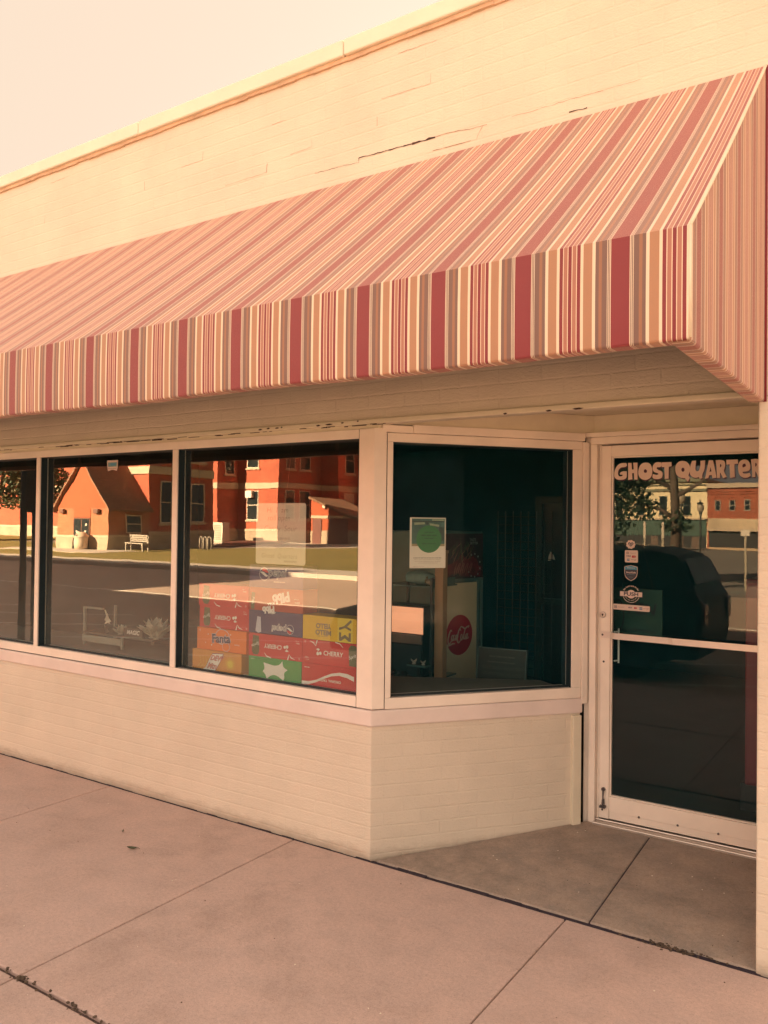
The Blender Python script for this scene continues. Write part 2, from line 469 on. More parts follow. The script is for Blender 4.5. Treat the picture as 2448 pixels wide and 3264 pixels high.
    def stroke(s, fr, pts, w, n=0.0, m=0, th=0.0006):
        """a pen / paint stroke of width w along 2-D points on a frame"""
        L = []; R = []
        for i, (x, y) in enumerate(pts):
            a = pts[max(i - 1, 0)]; c = pts[min(i + 1, len(pts) - 1)]
            dx, dy = c[0] - a[0], c[1] - a[1]; q = math.hypot(dx, dy) or 1
            ww = w[i] if isinstance(w, (list, tuple)) else w
            L.append((x - dy / q * ww / 2, y + dx / q * ww / 2)); R.append((x + dy / q * ww / 2, y - dx / q * ww / 2))
        for i in range(len(pts) - 1):
            s.fpoly(fr, [R[i], R[i + 1], L[i + 1], L[i]], n + th, m)
        return s
    def disc(s, fr, u, v, r, n=0.0, m=0, seg=28, ru=None, th=0.0):
        ru = ru or r
        return s.fpoly(fr, [(u + ru * cos(2 * pi * i / seg), v + r * sin(2 * pi * i / seg)) for i in range(seg)], n, m, th)
    def text(s, fr, txt, u, v, size, n=0.0005, m=0, rot=0.0, sx=1.0, shear=0.0, bold=0.0, align='CENTER', sp=1.0):
        for (co, fc) in [text_mesh(txt, size, shear, bold, align, sp)]:
            c, q = cos(rot), sin(rot)
            s.add([fr.p(u + (x * sx) * c - y * q, v + (x * sx) * q + y * c, n) for x, y in co], fc, m)
        return s
    def print_line(s, fr, u, v, w, h, n=0.0005, m=0):
        """a line of print too small to read: word-length dashes of uneven height"""
        rr = random.Random(int((u * 7919 + v * 104729) * 1000)); x = u - w / 2
        while x < u + w / 2:
            k = h * rr.uniform(1.2, 3.6); k = min(k, u + w / 2 - x)
            s.fpoly(fr, [(x, v - h * .32), (x + k, v - h * .32), (x + k, v + h * rr.uniform(.2, .36)), (x, v + h * rr.uniform(.2, .36))], n, m)
            x += k + h * .5
        return s
    def outline(s, fr, loops, n=0.0005, m=0, du=0, dv=0, smooth=True, sc=1.0):
        co, fc = curve_mesh(loops, smooth)
        return s.add([fr.p(x * sc + du, y * sc + dv, n) for x, y in co], fc, m)
    def build(s, name, mats, parent=None, smooth=False, bevel=0.0, loc=None, uvf=None):
        me = bpy.data.meshes.new(name)
        vs = s.v
        o = bpy.data.objects.new(name, me)
        if loc is not None:
            L = Vector(loc); vs = [x - L for x in s.v]; o.location = L
        if parent is not None:
            L = ORG[parent.name]
            vs = [x - L for x in s.v]
            ORG[o.name] = L
        else:
            ORG[o.name] = Vector(loc) if loc is not None else Vector((0, 0, 0))
        me.from_pydata([tuple(x) for x in vs], [], s.f)
        if not isinstance(mats, (list, tuple)): mats = [mats]
        for q in mats: me.materials.append(q)
        for i, p in enumerate(me.polygons):
            p.material_index = min(s.mi[i], len(mats) - 1); p.use_smooth = smooth
        uv = me.uv_layers.new(name='UVMap')
        for p in me.polygons:
            nn = p.normal
            if uvf:
                for li in p.loop_indices: uv.data[li].uv = uvf(s.v[me.loops[li].vertex_index])
            elif abs(nn.z) > 0.75 or math.hypot(nn.x, nn.y) < 1e-6:
                for li in p.loop_indices:
                    c = s.v[me.loops[li].vertex_index]; uv.data[li].uv = (c.x, c.y)
            else:
                t = Vector((-nn.y, nn.x, 0)).normalized()
                for li in p.loop_indices:
                    c = s.v[me.loops[li].vertex_index]; uv.data[li].uv = (c.dot(t), c.z)
        me.update()
        COL.objects.link(o)
        if parent is not None:
            o.parent = parent
        if bevel:
            bv = o.modifiers.new('edge', 'BEVEL'); bv.width = bevel; bv.segments = 2; bv.limit_method = 'ANGLE'; bv.angle_limit = rad(40)
        return o

_tm = {}
def _to_mesh(cu):
    o = bpy.data.objects.new('tmp', cu); COL.objects.link(o)
    dg = bpy.context.evaluated_depsgraph_get(); dg.update()
    me = o.evaluated_get(dg).to_mesh()
    co = [(v.co.x, v.co.y) for v in me.vertices]; fc = [list(p.vertices) for p in me.polygons]
    if me.polygons and sum(p.normal.z for p in me.polygons) < 0: fc = [f[::-1] for f in fc]
    o.evaluated_get(dg).to_mesh_clear()
    bpy.data.objects.remove(o); bpy.data.curves.remove(cu)
    return co, fc
def text_mesh(txt, size, shear, bold, align, sp):
    k = (txt, size, shear, bold, align, sp)
    if k not in _tm:
        cu = bpy.data.curves.new('t', 'FONT'); cu.body = txt; cu.size = size; cu.shear = shear; cu.offset = bold
        cu.align_x = align; cu.align_y = 'CENTER'; cu.space_character = sp; cu.resolution_u = 3
        _tm[k] = _to_mesh(cu)
    return _tm[k]
def curve_mesh(loops, smooth):
    cu = bpy.data.curves.new('c', 'CURVE'); cu.dimensions = '2D'; cu.fill_mode = 'BOTH'; cu.resolution_u = 4
    for lp in loops:
        sp = cu.splines.new('BEZIER' if smooth else 'POLY')
        pts = sp.bezier_points if smooth else sp.points
        pts.add(len(lp) - 1)
        k = len(lp)
        for i, (x, y) in enumerate(lp):
            if smooth:
                a, c = Vector(lp[i - 1]), Vector(lp[(i + 1) % k]); b = Vector((x, y))
                d1, d2 = (b - a), (c - b)
                ang = d1.angle(d2, 0) if d1.length and d2.length else 0
                pts[i].co = (x, y, 0)
                pts[i].handle_left_type = pts[i].handle_right_type = 'FREE'
                if ang > rad(62):
                    hl, hr = b - d1 * 0.33, b + d2 * 0.33
                else:
                    t = (c - a).normalized(); hl, hr = b - t * d1.length * 0.33, b + t * d2.length * 0.33
                pts[i].handle_left = (hl.x, hl.y, 0); pts[i].handle_right = (hr.x, hr.y, 0)
            else:
                pts[i].co = (x, y, 0, 1)
        sp.use_cyclic_u = True
    return _to_mesh(cu)

def thing(name, label, cat, loc=(0, 0, 0), group=None):
    o = bpy.data.objects.new(name, None); COL.objects.link(o)
    o.location = loc; o.empty_display_size = 0.1; ORG[o.name] = Vector(loc)
    return tag(o, label, cat, group)
def tag(o, label, cat, group=None):
    o['label'] = label; o['category'] = cat
    if group: o['group'] = group
    return o
def struct(o, kind='structure'):
    o['kind'] = kind
    return o
# ---------------------------------------------------------------- ground near the shop
DX, DY = 0.7351, 0.9061
LD = math.hypot(DX, DY)
FRONT = Fr((0, 0, 0), (1, 0, 0), (0, 0, 1))
DIAG = Fr((0, 0, 0), (DX, DY, 0), (0, 0, 1))
YD = 0.9875
DOOR = Fr((0, YD, 0), (1, 0, 0), (0, 0, 1))

b = MB()
xs = [-0.466 + 1.478 * k for k in range(-9, 7)]
rows = [(-1.558, -0.022), (-3.1, -1.578)]
for i in range(len(xs) - 1):
    for y0, y1 in rows:
        b.box(xs[i] + 0.0028, xs[i + 1] - 0.0028, y0, y1, -0.14, random.uniform(-0.0012, 0.0))
struct(b.build('sidewalk', M['walk'], bevel=0.005))
b = MB().box(-14, 9, -3.09, 1.3, -0.2, -0.014)
struct(b.build('joint_dirt', M['joint']))
b = MB()
# the rough tarred gap between the pavement and the building, crumbling along both lips
k = 150
for i in range(k):
    xa, xb = -8 + 12 * i / k, -8 + 12 * (i + 1) / k
    y1 = 0.006 if xa < 0 else 0.016
    w = random.uniform(0.0, 0.008)
    b.box(xa, xb, -0.021 - w * (random.random() < 0.4), y1, -0.03, random.uniform(-0.009, -0.003))
struct(b.build('tarred_gap', M['gap']))
# entry slab, rising gently to the door
def ez(y): return 0.072 * max(0, y) / 0.955
b = MB()
for pts in ([(0.03, 0.012), (1.099, 0.012), (1.099, 0.99), (0.80, 0.99)], [(1.105, 0.012), (1.75, 0.012), (1.75, 0.99), (1.105, 0.99)]):
    k = len(pts)
    vs = [(x, y, -0.1) for x, y in pts] + [(x, y, ez(y)) for x, y in pts]
    b.add(vs, [list(range(k - 1, -1, -1)), list(range(k, 2 * k))] + [(i, (i + 1) % k, (i + 1) % k + k, i + k) for i in range(k)])
struct(b.build('entry_slab', M['slab'], bevel=0.006))
b = MB().box(1.08, 1.12, 0.02, 0.985, -0.05, 0.0)
for v_ in b.v:
    if v_.z >= 0: v_.z = ez(v_.y) - 0.006
struct(b.build('slab_joint', M['gap']))
# kerb, street
b = MB().box(-60, 60, -3.27, -3.105, -0.4, -0.004)
struct(b.build('kerb', M['walk'], bevel=0.012))
# crumbs, moss and tufts along the long pavement joint
b = MB()
for i in range(520):
    x = random.uniform(-0.6, 3.0) if random.random() < 0.8 else random.uniform(-6, -0.6)
    x = -0.46 + abs(random.gauss(0, 0.02)) if i % 13 == 0 else x
    y = -1.568 + random.gauss(0, 0.009)
    c = 0.5 + 0.5 * sin(x * 23) * sin(x * 9.1 + 1)
    if random.random() > 0.25 + 0.75 * c: continue
    r = random.uniform(0.002, 0.0065)
    b.blob((x, y, 0.0), r, seg=5, rings=3, jit=0.4, sc=(1.4, 1.2, 0.7))
for i in range(90):
    x = 1.45 + random.gauss(0, 0.07); y = -0.006 + random.gauss(0, 0.012)
    b.blob((x, y, 0.0), random.uniform(0.002, 0.006), seg=5, rings=3, jit=0.4, sc=(1.3, 1.3, 0.6))
struct(b.build('joint_moss', M['moss']), 'stuff')
b = MB()
for i in range(150):
    x, y = random.uniform(-3, 1.9), random.uniform(-3, -0.06)
    b.blob((x, y, 0.001), random.uniform(0.001, 0.0032), m=random.randrange(2), seg=5, rings=3, jit=0.3, sc=(1.2, 1, 0.6))
for i in range(40):
    x, y = random.uniform(0.5, 1.72), random.uniform(0.05, 0.85)
    if (x - 0.05) * 0.777 - y * 0.63 < 0.03: continue
    b.blob((x, y, ez(y) + 0.001), random.uniform(0.0012, 0.003), m=random.randrange(2), seg=5, rings=3, jit=0.3, sc=(1.2, 1, 0.6))
struct(b.build('grit', [M['moss'], M['coping']]), 'stuff')

def leaf(name, x, y, s, rot, label, mt):
    pts = []
    for i in range(15):
        t = i / 14
        pts.append((t - 0.5, 0.30 * sin(pi * t) ** 0.8 * (1 - 0.35 * t)))
    full = pts + [(a, -c) for a, c in pts[-2:0:-1]]
    bb = MB(); c, q = cos(rot), sin(rot)
    vs = []
    for a, d in full:
        a, d = a * s, d * s
        vs.append((x + a * c - d * q, y + a * q + d * c, 0.004 + 0.006 * (abs(d) / s) * 4 + 0.010 * (a / s) ** 2 * 4))
    mid = [(x + (t / 6 - 0.5) * s * c, y + (t / 6 - 0.5) * s * q, 0.004 + 0.010 * (t / 6 - 0.5) ** 2 * 4) for t in range(7)]
    n = len(vs)
    bb.add(vs, [list(range(n))])
    bb.tube(mid, 0.0011, 5)
    bb.tube([(x + 0.5 * s * c, y + 0.5 * s * q, 0.013), (x + 0.75 * s * c, y + 0.75 * s * q, 0.005)], 0.0011, 5)
    return tag(bb.build(name, mt), label, 'leaf')
leafm = plain('dry_leaf', (0.07, 0.085, 0.045), 0.7, 0.4, 60)
leaf('fallen_leaf', -1.044, -0.587, 0.055, 0.5, 'small dark curled leaf lying alone in the middle of the pavement', leafm)
leaf('fallen_leaf', -1.26, -0.47, 0.022, 2.2, 'tiny dark leaf scrap on the pavement left of the curled leaf', leafm)

# ---------------------------------------------------------------- the shop
shop = thing('shop_building', 'cream painted brick shop with large windows and a recessed glass door', 'building', (0, 0, 0))
b = MB()
b.box(-8, 6, 0, 0.08, 2.145, 4.02)
b.box(-8, 6, 0.08, 0.3, 2.247, 4.02)
b.box(-8, -4.25, 0, 0.3, -0.1, 2.145)
b.box(1.742, 6, 0, 0.3, -0.1, 2.145)
b.box(1.742, 1.95, 0.3, 1.2, -0.1, 2.247)
b.box(-8, -7.7, 0.3, 12, -0.1, 3.9); b.box(5.7, 6, 0.3, 12, -0.1, 3.9); b.box(-7.7, 5.7, 11.7, 12, -0.1, 3.9)
b.build('brick_wall', M['wall'], shop, bevel=0.006)
b = MB().prism([(-4.25, 0), (0, 0), (DX, DY), (DX - 0.117, DY + 0.095), (-0.072, 0.15), (-4.25, 0.15)], -0.1, 0.655)
b.build('window_base_wall', M['wall'], shop, bevel=0.006)
b = MB().fbox(DIAG, LD - 0.055, LD - 0.004, 0.01, 0.642, -0.03, 0.022)
b.build('corner_strip', M['trimwood'], shop, bevel=0.004)
b = MB().box(-7.7, 5.7, 0.3, 11.7, 3.5, 3.6)
b.build('roof', M['rust'], shop)
b = MB()
for i in range(9):
    xa = -8.05 + 1.57 * i
    b.box(xa, xa + 1.566, -0.032, 0.36, 4.03 + random.uniform(-.002, .002), 4.112 + random.uniform(-0.003, 0.003))
b.build('coping', M['coping'], shop, bevel=0.008)
b = MB()
for i in range(120):
    xa = -8 + 14 * i / 120
    b.box(xa, xa + 14 / 120, -0.011 - random.uniform(0, 0.004), 0.05, 4.012 - random.uniform(0, 0.006), 4.03)
b.build('coping_flashing', M['rust'], shop)
# the bead along the bottom of the brickwork over the windows and the entry
b = MB().box(-7.99, 1.741, -0.013, 0.06, 2.142, 2.169)
b.build('lintel_trim', M['trimwood'], shop, bevel=0.006)
b = MB().box(-4.25, 0.02, 0.006, 0.09, 2.1225, 2.1425)
b.build('head_filler', M['trimwood'], shop)
# flaked, blackened caulk along that trim
for i in range(60):
    x = random.choice([random.uniform(-3.4, -1.2), random.uniform(-1.1, 0.1), random.uniform(-2.6, -1.6)])
    w = random.uniform(0.01, 0.09); z = 2.1405 + random.uniform(-0.004, 0.003)
    MB().box(x, x + w, -0.0148, -0.012, z - random.uniform(0.0012, 0.004), z + 0.001).build('caulk_flake', M['crack'], shop)
for x, w, z in ((-0.76, .03, 2.153), (-0.70, .025, 2.156), (-0.64, .03, 2.155), (-0.60, .014, 2.157), (-0.36, .03, 2.152), (-0.30, .05, 2.154), (-0.20, .02, 2.157), (-0.10, .012, 2.160), (0.9, .03, 2.1445), (1.02, .05, 2.1445), (0.7, .02, 2.145)):
    pts = [(x, z), (x + w * .3, z - .004), (x + w * .7, z - .003), (x + w, z + .001), (x + w * .6, z + .0045), (x + w * .2, z + .003)]
    MB().fpoly(FRONT, pts, 0.0132, 0, 0.0012).build('caulk_flake', M['crack'], shop)
# stepped cracks in the mortar above the awning
def crack(pts, w):
    bb = MB()
    for (xa, za), (xc, zc), ww in zip(pts[:-1], pts[1:], w):
        n = max(2, int(math.hypot(xc - xa, zc - za) / 0.018))
        P = [(xa + (xc - xa) * i / n + (0 if i in (0, n) else random.uniform(-.002, .002)), za + (zc - za) * i / n + (0 if i in (0, n) else random.uniform(-.0022, .0022))) for i in range(n + 1)]
        bb.stroke(FRONT, P, [ww * 0.62 * random.uniform(0.35, 1.15) for _ in P], 0.0012)
    return bb
for pts, w in (
    ([(-0.40, 3.482), (-0.117, 3.473), (-0.117, 3.494), (0.15, 3.488), (0.20, 3.487)], (.003, .006, .009, .012)),
    ([(0.20, 3.487), (0.328, 3.486)], (.017,)),
    ([(0.328, 3.489), (0.431, 3.485), (0.528, 3.476), (0.60, 3.475)], (.005, .005, .004)),
    ([(0.578, 3.472), (0.562, 3.45), (0.548, 3.42)], (.004, .003)),
    ([(0.723, 3.477), (0.847, 3.476), (0.996, 3.479), (1.138, 3.476), (1.3, 3.478)], (.0035, .0025, .003, .002)),
    ([(-1.412, 3.752), (-1.234, 3.752), (-1.23, 3.80)], (.0025, .0025)),
    ([(-0.927, 3.563), (-0.737, 3.565), (-0.732, 3.612)], (.003, .006)),
    ([(-0.567, 3.622), (-0.421, 3.627), (-0.422, 3.669)], (.003, .0025)),
    ([(-1.738, 3.688), (-1.739, 3.741)], (.005,)),
    ([(0.017, 3.757), (0.302, 3.752)], (.003,)),
    ([(-0.007, 3.627), (-0.008, 3.677)], (.0035,)),
    ([(0.114, 3.955), (0.33, 3.95)], (.003,)),
    ([(-0.701, 3.818), (-0.6, 3.816)], (.0035,)),
    ([(-2.697, 3.945), (-2.54, 3.945)], (.003,)),
    ([(-2.764, 3.678), (-2.756, 3.735)], (.004,)),
    ([(0.315, 3.424), (0.517, 3.422)], (.006,)), ([(0.99, 3.424), (1.07, 3.422)], (.009,)),
    ([(0.30, 3.755), (0.30, 3.80)], (.003,)), ([(-1.05, 3.56), (-0.93, 3.563)], (.002,)),
):
    crack(pts, w).build('mortar_crack', M['crack'] if max(w) > .008 else M['crack_pale'], shop)

# -- aluminium window frame: rails, mullions, the corner post, the sill fascia
b = MB()
N = -0.10
def R(fr, u0, u1, v0, v1, n1=0.003, n0=N, m=0): b.fbox(fr, u0, u1, v0, v1, n0, n1, m)
MULL = [(-4.25, -4.205), (-2.801, -2.758), (-1.446, -1.402)]
ZB, ZT = 0.788, 2.074
R(FRONT, -4.25, -0.092, 0.733, ZB); R(FRONT, -4.25, -0.092, ZT, 2.122)
for a, c in MULL: R(FRONT, a, c, ZB + 0.0005, ZT - 0.0005, 0.0045)
R(DIAG, 0.066, LD, 0.731, 0.786); R(DIAG, 0.066, LD, 2.058, 2.103)
R(DIAG, 0.066, 0.097, 0.7865, 2.0575); R(DIAG, 1.11, LD - 0.0, 0.7865, 2.0575)
b.build('window_frame', M['alu'], shop, bevel=0.003)
b = MB().prism([(-0.091, -0.005), (0.003, -0.005), (0.064 * 0.63 + 0.004, 0.064 * 0.777 - 0.004), (-0.04, 0.11), (-0.091, 0.10)], 0.7335, 2.124)
b.build('corner_post', M['alu'], shop, bevel=0.004)
b = MB()
b.fbox(FRONT, -0.0925, -0.091, 0.735, 2.12, -0.02, 0.0036); b.fbox(DIAG, 0.0645, 0.0658, 0.735, 2.10, -0.02, 0.0036)
b.fbox(FRONT, -4.25, -0.092, 0.7315, 0.7345, -0.02, 0.0040)
b.build('joint_line', M['seam'], shop)
b = MB()
o = 0.016
q = o * math.tan(0.5 * math.acos(DIAG.n.dot(FRONT.n)))
b.prism([(-4.25, -o), (q, -o), (q + DX + 0.006, DY - 0.0), (DX - 0.03, DY + 0.03), (-0.02, 0.06), (-4.25, 0.06)], 0.650, 0.7295)
b.build('sill_fascia', M['alu_dark'], shop, bevel=0.008)
b = MB().fbox(DIAG, 0.20, LD + 0.01, 2.1045, 2.147, -0.06, 0.014)
b.fbox(DIAG, 0.04, 0.20, 2.1045, 2.1415, -0.06, 0.006)
b.fbox(DIAG, LD + 0.001, LD + 0.035, 0.70, 2.10, -0.06, 0.012); b.fbox(DIAG, LD + 0.036, LD + 0.06, 0.70, 2.10, -0.06, -0.01)
b.build('window_trim', M['alu'], shop, bevel=0.003)
b = MB().fbox(DIAG, 0.12, LD + 0.1, 2.148, 2.246, -0.09, -0.012)
b.box(0.70, 1.7415, 0.975, 1.1, 2.152, 2.2465)
b.build('entry_board', M['trimwood'], shop)
b = MB().prism([(0.05, 0.081), (1.7415, 0.081), (1.7415, 1.1), (0.60, 1.1)], 2.2475, 2.27)
b.build('entry_ceiling', M['trimwood'], shop)

INS = 0.05
def window(fr, u0, u1, v0, v1, gl, wide=0.0):
    """dark glazing channel around one opening, and its pane"""
    c = MB(); t = 0.004
    c.fbox(fr, u0, u0 + t, v0, v1, -INS + 0.0015, -0.004); c.fbox(fr, u1 - t, u1, v0, v1, -INS + 0.0015, -0.004)
    c.fbox(fr, u0 + t, u1 - t, v1 - t, v1, -INS + 0.0015, -0.004)
    c.fbox(fr, u0 + t, u1 - t, v0, v0 + 0.007, -INS + 0.0015, -0.022)
    NI = -0.098
    c.fbox(fr, u0, u0 + t, v0, v1, NI, -INS - 0.009); c.fbox(fr, u1 - t, u1, v0, v1, NI, -INS - 0.009); c.fbox(fr, u0 + t, u1 - t, v1 - t, v1, NI, -INS - 0.009)
    w = c.build('window', M['rubber'], shop)
    g = MB()
    g.fpoly(fr, [(u0, v0), (u1, v0), (u1, v1), (u0, v1)], -INS, 0)
    g.fpoly(fr, [(u0, v1), (u1, v1), (u1, v0), (u0, v0)], -INS - 0.006, 1)
    g.build('pane', [gl, M['clear']], w)
    # the inner half of the frame, seen through the glass
    return w
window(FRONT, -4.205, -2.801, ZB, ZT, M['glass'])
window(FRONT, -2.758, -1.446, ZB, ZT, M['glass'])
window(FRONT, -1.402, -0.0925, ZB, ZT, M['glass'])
window(DIAG, 0.097, 1.11, 0.7865, 2.0575, M['glass_diag'])

# -- the door in its frame
b = MB()
def D(u0, u1, v0, v1, n0, n1): b.fbox(DOOR, u0, u1, v0, v1, n0, n1)
D(0.768, 0.805, 0.062, 2.088, -0.08, 0.05); D(0.805, 0.818, 0.062, 2.088, -0.08, 0.012)
D(1.720, 1.7415, 0.062, 2.088, -0.08, 0.05)
D(0.768, 1.7415, 2.0885, 2.126, -0.08, 0.05)
D(0.735, 0.767, 0.05, 2.126, -0.08, 0.03)
D(0.735, 1.7415, 2.1265, 2.151, -0.08, 0.062)
b.build('door_frame', M['alu'], shop, bevel=0.003)
b = MB(); D(0.80, 1.741, 0.058, 0.082, -0.08, 0.072)
D(0.80, 1.741, 0.0822, 0.090, -0.06, 0.03)
b.build('threshold', M['steel'], shop, bevel=0.003)
b = MB()
D(0.8205, 0.873, 0.095, 2.081, -0.02, 0.022); D(1.664, 1.718, 0.095, 2.081, -0.02, 0.022)
D(0.8735, 1.6635, 2.023, 2.081, -0.02, 0.022); D(0.8735, 1.6635, 0.135, 0.214, -0.02, 0.022)
D(0.8735, 1.6635, 0.095, 0.1345, -0.02, 0.016)
for (u0, u1, v0, v1) in ((0.8735, 0.882, 0.2145, 2.0225), (0.8825, 1.655, 2.0145, 2.0225), (0.8825, 1.655, 0.2145, 0.221), (1.6555, 1.6635, 0.2145, 2.0225)):
    D(u0, u1, v0, v1, -0.004, 0.014)
door = b.build('door', M['alu'], shop, bevel=0.002)
g = MB().fpoly(DOOR, [(0.873, 0.214), (1.664, 0.214), (1.664, 2.023), (0.873, 2.023)], 0.0, 0)
g.fpoly(DOOR, [(0.873, 2.023), (1.664, 2.023), (1.664, 0.214), (0.873, 0.214)], -0.006, 1)
g.build('pane', [M['glass_door'], M['clear']], door)
b = MB()
# flat push bar, bent out from the left stile and kinked once
path = [(0.828, 0.0225), (0.876, 0.0245), (0.905, 0.046), (1.185, 0.050), (1.205, 0.058), (1.66, 0.060), (1.69, 0.03), (1.712, 0.0225)]
for (ua, na), (ub, nb) in zip(path[:-1], path[1:]):
    P = DOOR.p; z0, z1 = 1.0545, 1.0865
    vs = [P(ua, z0, na), P(ub, z0, nb), P(ub, z1, nb), P(ua, z1, na), P(ua, z0, na + .005), P(ub, z0, nb + .005), P(ub, z1, nb + .005), P(ua, z1, na + .005)]
    b.add(vs, [(0, 3, 2, 1), (4, 5, 6, 7), (0, 1, 5, 4), (1, 2, 6, 5), (2, 3, 7, 6), (3, 0, 4, 7)])
b.build('push_bar', plain('push_bar_aluminium', (0.78, 0.70, 0.66), 0.3, 0.05, 14, metal=0.35), door)
def knob(name, u, v, prof, mt):
    c = MB(); base = DOOR.p(u, v, 0.0225)
    c.lathe([(r, h) for r, h in prof], base, 'y', 14)
    return c.build(name, mt, door, smooth=False)
knob('lock_cylinder', 0.834, 1.177, [(0.017, -.002), (0.017, 0.004), (0.0145, 0.007), (0.012, 0.0075), (0.011, 0.005), (0.001, 0.005)], M['steel'])
b = MB().fbox(DOOR, 0.8325, 0.8355, 1.168, 1.178, 0.0275, 0.0282); b.disc(DOOR, 0.834, 1.177, 0.005, 0.0277, 0, 12, th=0.0008)
b.build('keyhole', M['black'], door)
for u, v in ((0.841, 0.927), (0.835, 1.0705), (0.839, 0.14), (1.033, 0.139), (1.228, 0.139), (1.422, 0.139), (1.61, 0.139)):
    knob('screw', u, v, [(0.0055, 0.001), (0.0055, 0.0065 if v > 1 else 0.003), (0.0035, 0.0075 if v > 1 else 0.0045), (0.0005, 0.0075 if v > 1 else 0.0045)], M['darksteel'])
b = MB()
b.tube([DOOR.p(0.899, 0.916, -0.045), DOOR.p(0.899, 1.101, -0.045)], 0.0048, 8)
b.tube([DOOR.p(0.899, 0.93, -0.045), DOOR.p(0.885, 0.93, -0.012)], 0.004, 6); b.tube([DOOR.p(0.899, 1.085, -0.045), DOOR.p(0.885, 1.085, -0.012)], 0.004, 6)
b.build('pull_handle', M['white'], door)
b = MB()
b.lathe([(0.010, 0.0), (0.010, 0.012), (0.006, 0.016), (0.001, 0.016)], DOOR.p(0.846, 0.25, 0.0225), 'y', 12)
b.tube([DOOR.p(0.846, 0.25, 0.032), DOOR.p(0.8465, 0.21, 0.036), DOOR.p(0.8465, 0.165, 0.040)], [0.0055, 0.004, 0.0045], 8)
b.tube([DOOR.p(0.843, 0.20, 0.03), DOOR.p(0.840, 0.172, 0.034)], 0.003, 6); b.tube([DOOR.p(0.850, 0.20, 0.03), DOOR.p(0.853, 0.172, 0.034)], 0.003, 6)
b.fbox(DOOR, 0.831, 0.861, 0.155, 0.166, 0.025, 0.050)
b.build('door_holder', M['darksteel'], door, smooth=False)
# -- dim room behind the glass
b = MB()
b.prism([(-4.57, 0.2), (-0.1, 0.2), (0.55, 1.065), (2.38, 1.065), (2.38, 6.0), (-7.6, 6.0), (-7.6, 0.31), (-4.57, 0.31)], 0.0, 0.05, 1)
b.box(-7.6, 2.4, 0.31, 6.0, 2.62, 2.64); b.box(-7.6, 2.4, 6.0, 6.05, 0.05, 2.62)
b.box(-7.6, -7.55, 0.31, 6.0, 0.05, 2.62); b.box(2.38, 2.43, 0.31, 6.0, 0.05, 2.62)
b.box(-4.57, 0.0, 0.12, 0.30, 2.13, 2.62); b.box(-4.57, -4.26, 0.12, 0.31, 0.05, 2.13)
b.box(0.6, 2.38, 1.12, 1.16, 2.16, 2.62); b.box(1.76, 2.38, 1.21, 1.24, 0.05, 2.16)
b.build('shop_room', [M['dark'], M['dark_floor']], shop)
b = MB().prism([(-4.24, 0.10), (-0.06, 0.10), (0.0, 0.115), (0.60, 0.92), (0.45, 1.02), (-0.25, 0.62), (-4.24, 0.62)], 0.70, 0.775)
b.build('display_ledge', M['ledge'], shop)

# ---------------------------------------------------------------- awning
XR, XL, AD, ZTOP, ZF, ZBT = 1.7635, -7.0, 1.1767, 3.388, 2.4162, 2.1224
OFF = 1.5855
aw = thing('awning', 'burgundy, tan and cream striped canvas awning with a straight valance', 'awning', (0, 0, ZBT))
def sheet(prof, xs, flip=False, wave=0.0):
    c = MB(); k = len(prof)
    for x in xs:
        for y, z in prof:
            t = max(0, min(1, -y / AD)); f = wave * sagz(x, t) if z > ZF else 0
            c.v.append(Vector((x, y - (0.0022 * sin(x * 5.1) * wave if z <= ZF else 0) + f * .5, z + f + (0.0025 * sin(x * 4.33 + .6) * wave if z < ZBT + .03 else 0))))
    for i in range(len(xs) - 1):
        for j in range(k - 1):
            f = [i * k + j, i * k + j + 1, (i + 1) * k + j + 1, (i + 1) * k + j]
            c.f.append(f[::-1] if flip else f); c.mi.append(0)
    return c
NX = 140
axs = [XL + (XR - XL) * i / NX for i in range(NX + 1)]
def sagz(x, t): return 0.004 * sin(pi * t) * (sin(x * 4.33) + 0.5 * sin(x * 9.7 + 1))
prof = [(-0.004 - (AD - 0.004) * t, ZTOP + (ZF - ZTOP) * t - 0.012 * sin(pi * t)) for t in [i / 10 for i in range(11)]]
uvx = lambda c: (c.x - OFF, c.y + c.z)
sl = sheet(prof, axs, wave=1.0)
sl.build('slope_panel', M['canvas'], aw, smooth=True, uvf=uvx)
R0 = 0.009
vp = [(-AD, ZF), (-AD - 0.0015, ZF - 0.1), (-AD - 0.0015, ZBT + 0.1), (-AD, ZBT + R0)] + [(-AD + R0 - R0 * cos(a), ZBT + R0 - R0 * sin(a)) for a in (rad(20), rad(40), rad(60), rad(80), rad(90))] + [(-AD + 0.055, ZBT + 0.001)]
va = sheet(vp, axs, wave=1.0)
va.build('valance', M['canvas'], aw, smooth=True, uvf=uvx)
# end panel: wall side to the front, hem rolled under
c = MB(); ys = [-AD + AD * i / 24 for i in range(25)]
hem = [(XR, ZBT + R0)] + [(XR - R0 + R0 * cos(a), ZBT + R0 - R0 * sin(a)) for a in (rad(20), rad(40), rad(60), rad(80), rad(90))] + [(XR - 0.05, ZBT + 0.001)]
for y in ys:
    t = (-y) / AD; ztop = ZTOP + (ZF - ZTOP) * max(0, (t * AD - 0.004) / (AD - 0.004)) - 0.012 * sin(pi * t)
    pr = [(XR, ztop), (XR, ztop * 0.5 + (ZBT + R0) * 0.5)] + hem
    for x, z in pr: c.v.append(Vector((x, y, z)))
k = len(pr)
for i in range(24):
    for j in range(k - 1):
        c.f.append([i * k + j, i * k + j + 1, (i + 1) * k + j + 1, (i + 1) * k + j]); c.mi.append(0)
c.build('end_panel', M['canvas'], aw, smooth=True, uvf=lambda q: (q.y + AD - 0.094, q.z))
c = MB(); k = len(prof)
